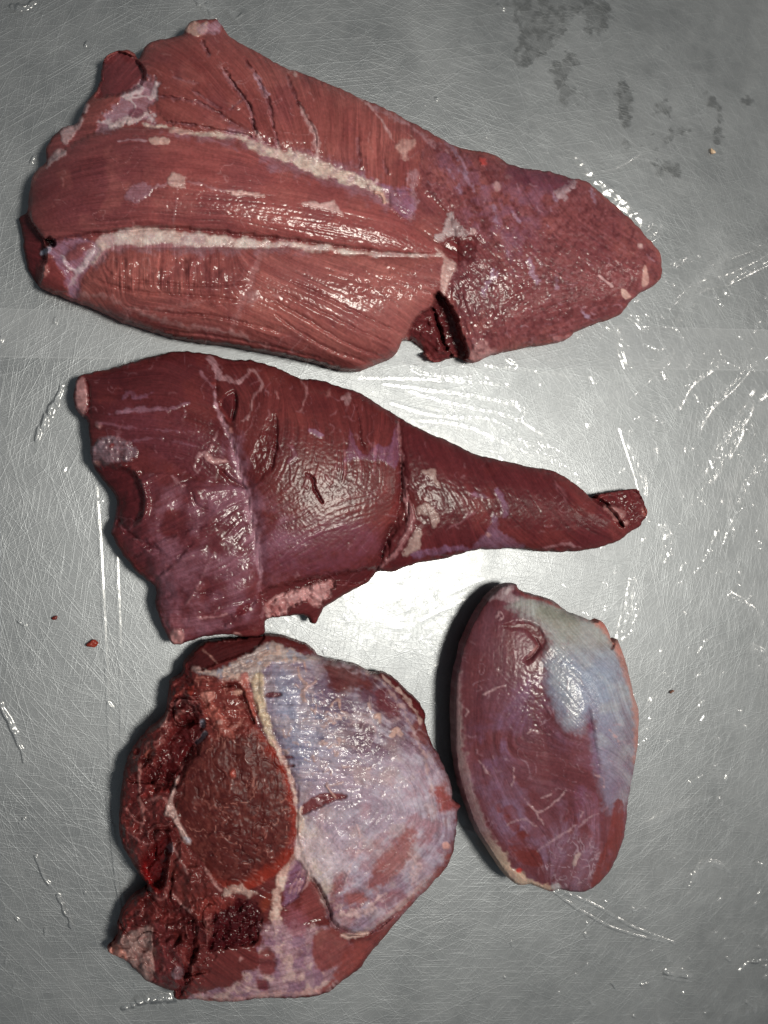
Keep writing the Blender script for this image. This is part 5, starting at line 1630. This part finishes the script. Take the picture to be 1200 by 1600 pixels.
for p in ([(795, 1313), (817, 1297), (828, 1309), (823, 1316), (803, 1317)], [(795, 1323), (833, 1318), (848, 1347), (840, 1354), (817, 1350), (806, 1338)],
          [(786, 1266), (800, 1258), (812, 1278), (810, 1300), (795, 1290)], [(775, 1256), (784, 1256), (786, 1268), (778, 1268)],
          [(950, 1307), (959, 1255), (970, 1250), (974, 1266), (972, 1307), (960, 1343), (940, 1377), (922, 1384), (937, 1340)]):
    m = c.poly(p, 1.4, 1.5, 8)
    c.paint(m, (116, 50, 45), 0.9)
    c.lift(m, -0.8)
    c.part(m, 'muscle', 'muscle')
c.gash(c.line([(919, 1106), (924, 1140), (929, 1170), (937, 1210)], [3, 4, 3, 2], 4, 1), 5, (104, 66, 92), 0.5)
for pts in ([(775, 968), (780, 955), (786, 965), (778, 970)], [(804, 1015), (806, 1040), (802, 1056)], [(774, 1042), (780, 1052)], [(755, 1085), (775, 1076), (790, 1072)],
            [(727, 1106), (731, 1112), (728, 1118)], [(822, 1146), (832, 1142), (842, 1146)], [(850, 1146), (860, 1148)], [(748, 1190), (760, 1205), (770, 1216)],
            [(800, 1195), (803, 1215), (800, 1230)], [(820, 1250), (838, 1270), (850, 1290)], [(838, 1272), (860, 1260), (885, 1235)], [(846, 1248), (862, 1240)],
            [(925, 1210), (942, 1215), (944, 1230)], [(905, 1265), (910, 1270), (906, 1276)], [(896, 1300), (915, 1282), (935, 1270)], [(840, 1330), (870, 1310), (900, 1290)],
            [(790, 1290), (815, 1280), (838, 1290)], [(950, 1140), (962, 1150), (968, 1165)]):
    c.fat(c.line(pts, 1.2, 0.9, 1.4, 5), (184, 142, 138), 0.7, None, 0.75)
c.veil(c.web(40, 0.04, 7) * sstep(0.0, 0.4, c.nz(44, 3, 8)), (168, 130, 134), 0.4, 0.2)
c.lift(msk, 0.16 * c.nz(5, 3, 9) + 0.12 * c.lic[0] + 0.15 * c.lic[1])
c.lift(c.poly([(850, 1010), (930, 1020), (930, 1110), (900, 1150), (800, 1160), (790, 1090)], 14, 10), 0.28 * c.nz(6, 3, 10))
c.hairs(80, c.sd > 8, (170, 128, 130), 0.45)
c.veil(c.poly([(750, 1230), (800, 1220), (860, 1250), (940, 1260), (930, 1340), (880, 1390), (830, 1370), (790, 1310)], 24, 14, 30) * sstep(-0.5, 0.5, c.nz(20, 4, 12) + 0.3 * c.lic[2]), (132, 96, 110), 0.55, 0.2)
c.gloss(c.poly([(730, 1120), (800, 1060), (870, 1050), (880, 1130), (840, 1230), (780, 1260)], 20, 14), 0.72)
c.fibres(fine=0.10, coarse=0.07, tone=0.14)
c.build(GROUP, (0.84, 0.92, 1.06))


# ================================================================ crumbs
def crumb(label, px, py, r, col, seed, name='meat_crumb', cat='crumb', stretch=1.5):
    import bmesh
    bm = bmesh.new()
    bmesh.ops.create_icosphere(bm, subdivisions=3, radius=1)
    rs = random.Random(seed)
    ph = [rs.uniform(0, 6) for _ in range(6)]
    for v in bm.verts:
        p = v.co
        k = 1 + 0.25 * math.sin(3 * p.x + ph[0]) * math.sin(3 * p.y + ph[1]) + 0.15 * math.sin(7 * p.z + ph[2] + 5 * p.x)
        v.co = Vector((p.x * k * stretch, p.y * k, max(p.z * k * 0.7, -0.5))) * r * PX
    me = bpy.data.meshes.new(name)
    bm.to_mesh(me)
    bm.free()
    nv = len(me.vertices)
    a = me.attributes.new('tint', 'FLOAT_COLOR', 'POINT')
    cc = np.ones((nv, 4), np.float32)
    cc[:, :3] = lin(col)
    a.data.foreach_set('color', cc.ravel())
    a = me.attributes.new('wet', 'FLOAT', 'POINT')
    a.data.foreach_set('value', np.full(nv, 0.8, np.float32))
    me.polygons.foreach_set('use_smooth', np.ones(len(me.polygons), bool))
    me.materials.append(M_FLESH)
    o = bpy.data.objects.new(name, me)
    SC.collection.objects.link(o)
    x, y = plan(px, py, 0)
    o.location = (x * PX, y * PX, (2.0 + 0.5 * r) * PX)
    o.rotation_euler = (0, 0, rs.uniform(-0.5, 0.5))
    o['label'] = label
    o['category'] = cat
    o['group'] = 'crumbs lying on the film'


crumb('red crumb beside the bottom left corner of the tapering cut, largest of the crumbs', 145, 1005, 4.5, (140, 52, 40), 1)
crumb('tiny dark red crumb near the left edge, left of the tapering cut', 86, 965, 2.6, (110, 40, 34), 2)
crumb('small cream fat crumb on the grey film at the upper right', 1111, 238, 3.6, (206, 178, 150), 3, 'fat_crumb')
crumb('thin brown speck to the right of the oval cut', 1048, 1080, 2.2, (120, 84, 70), 4, stretch=2.2)
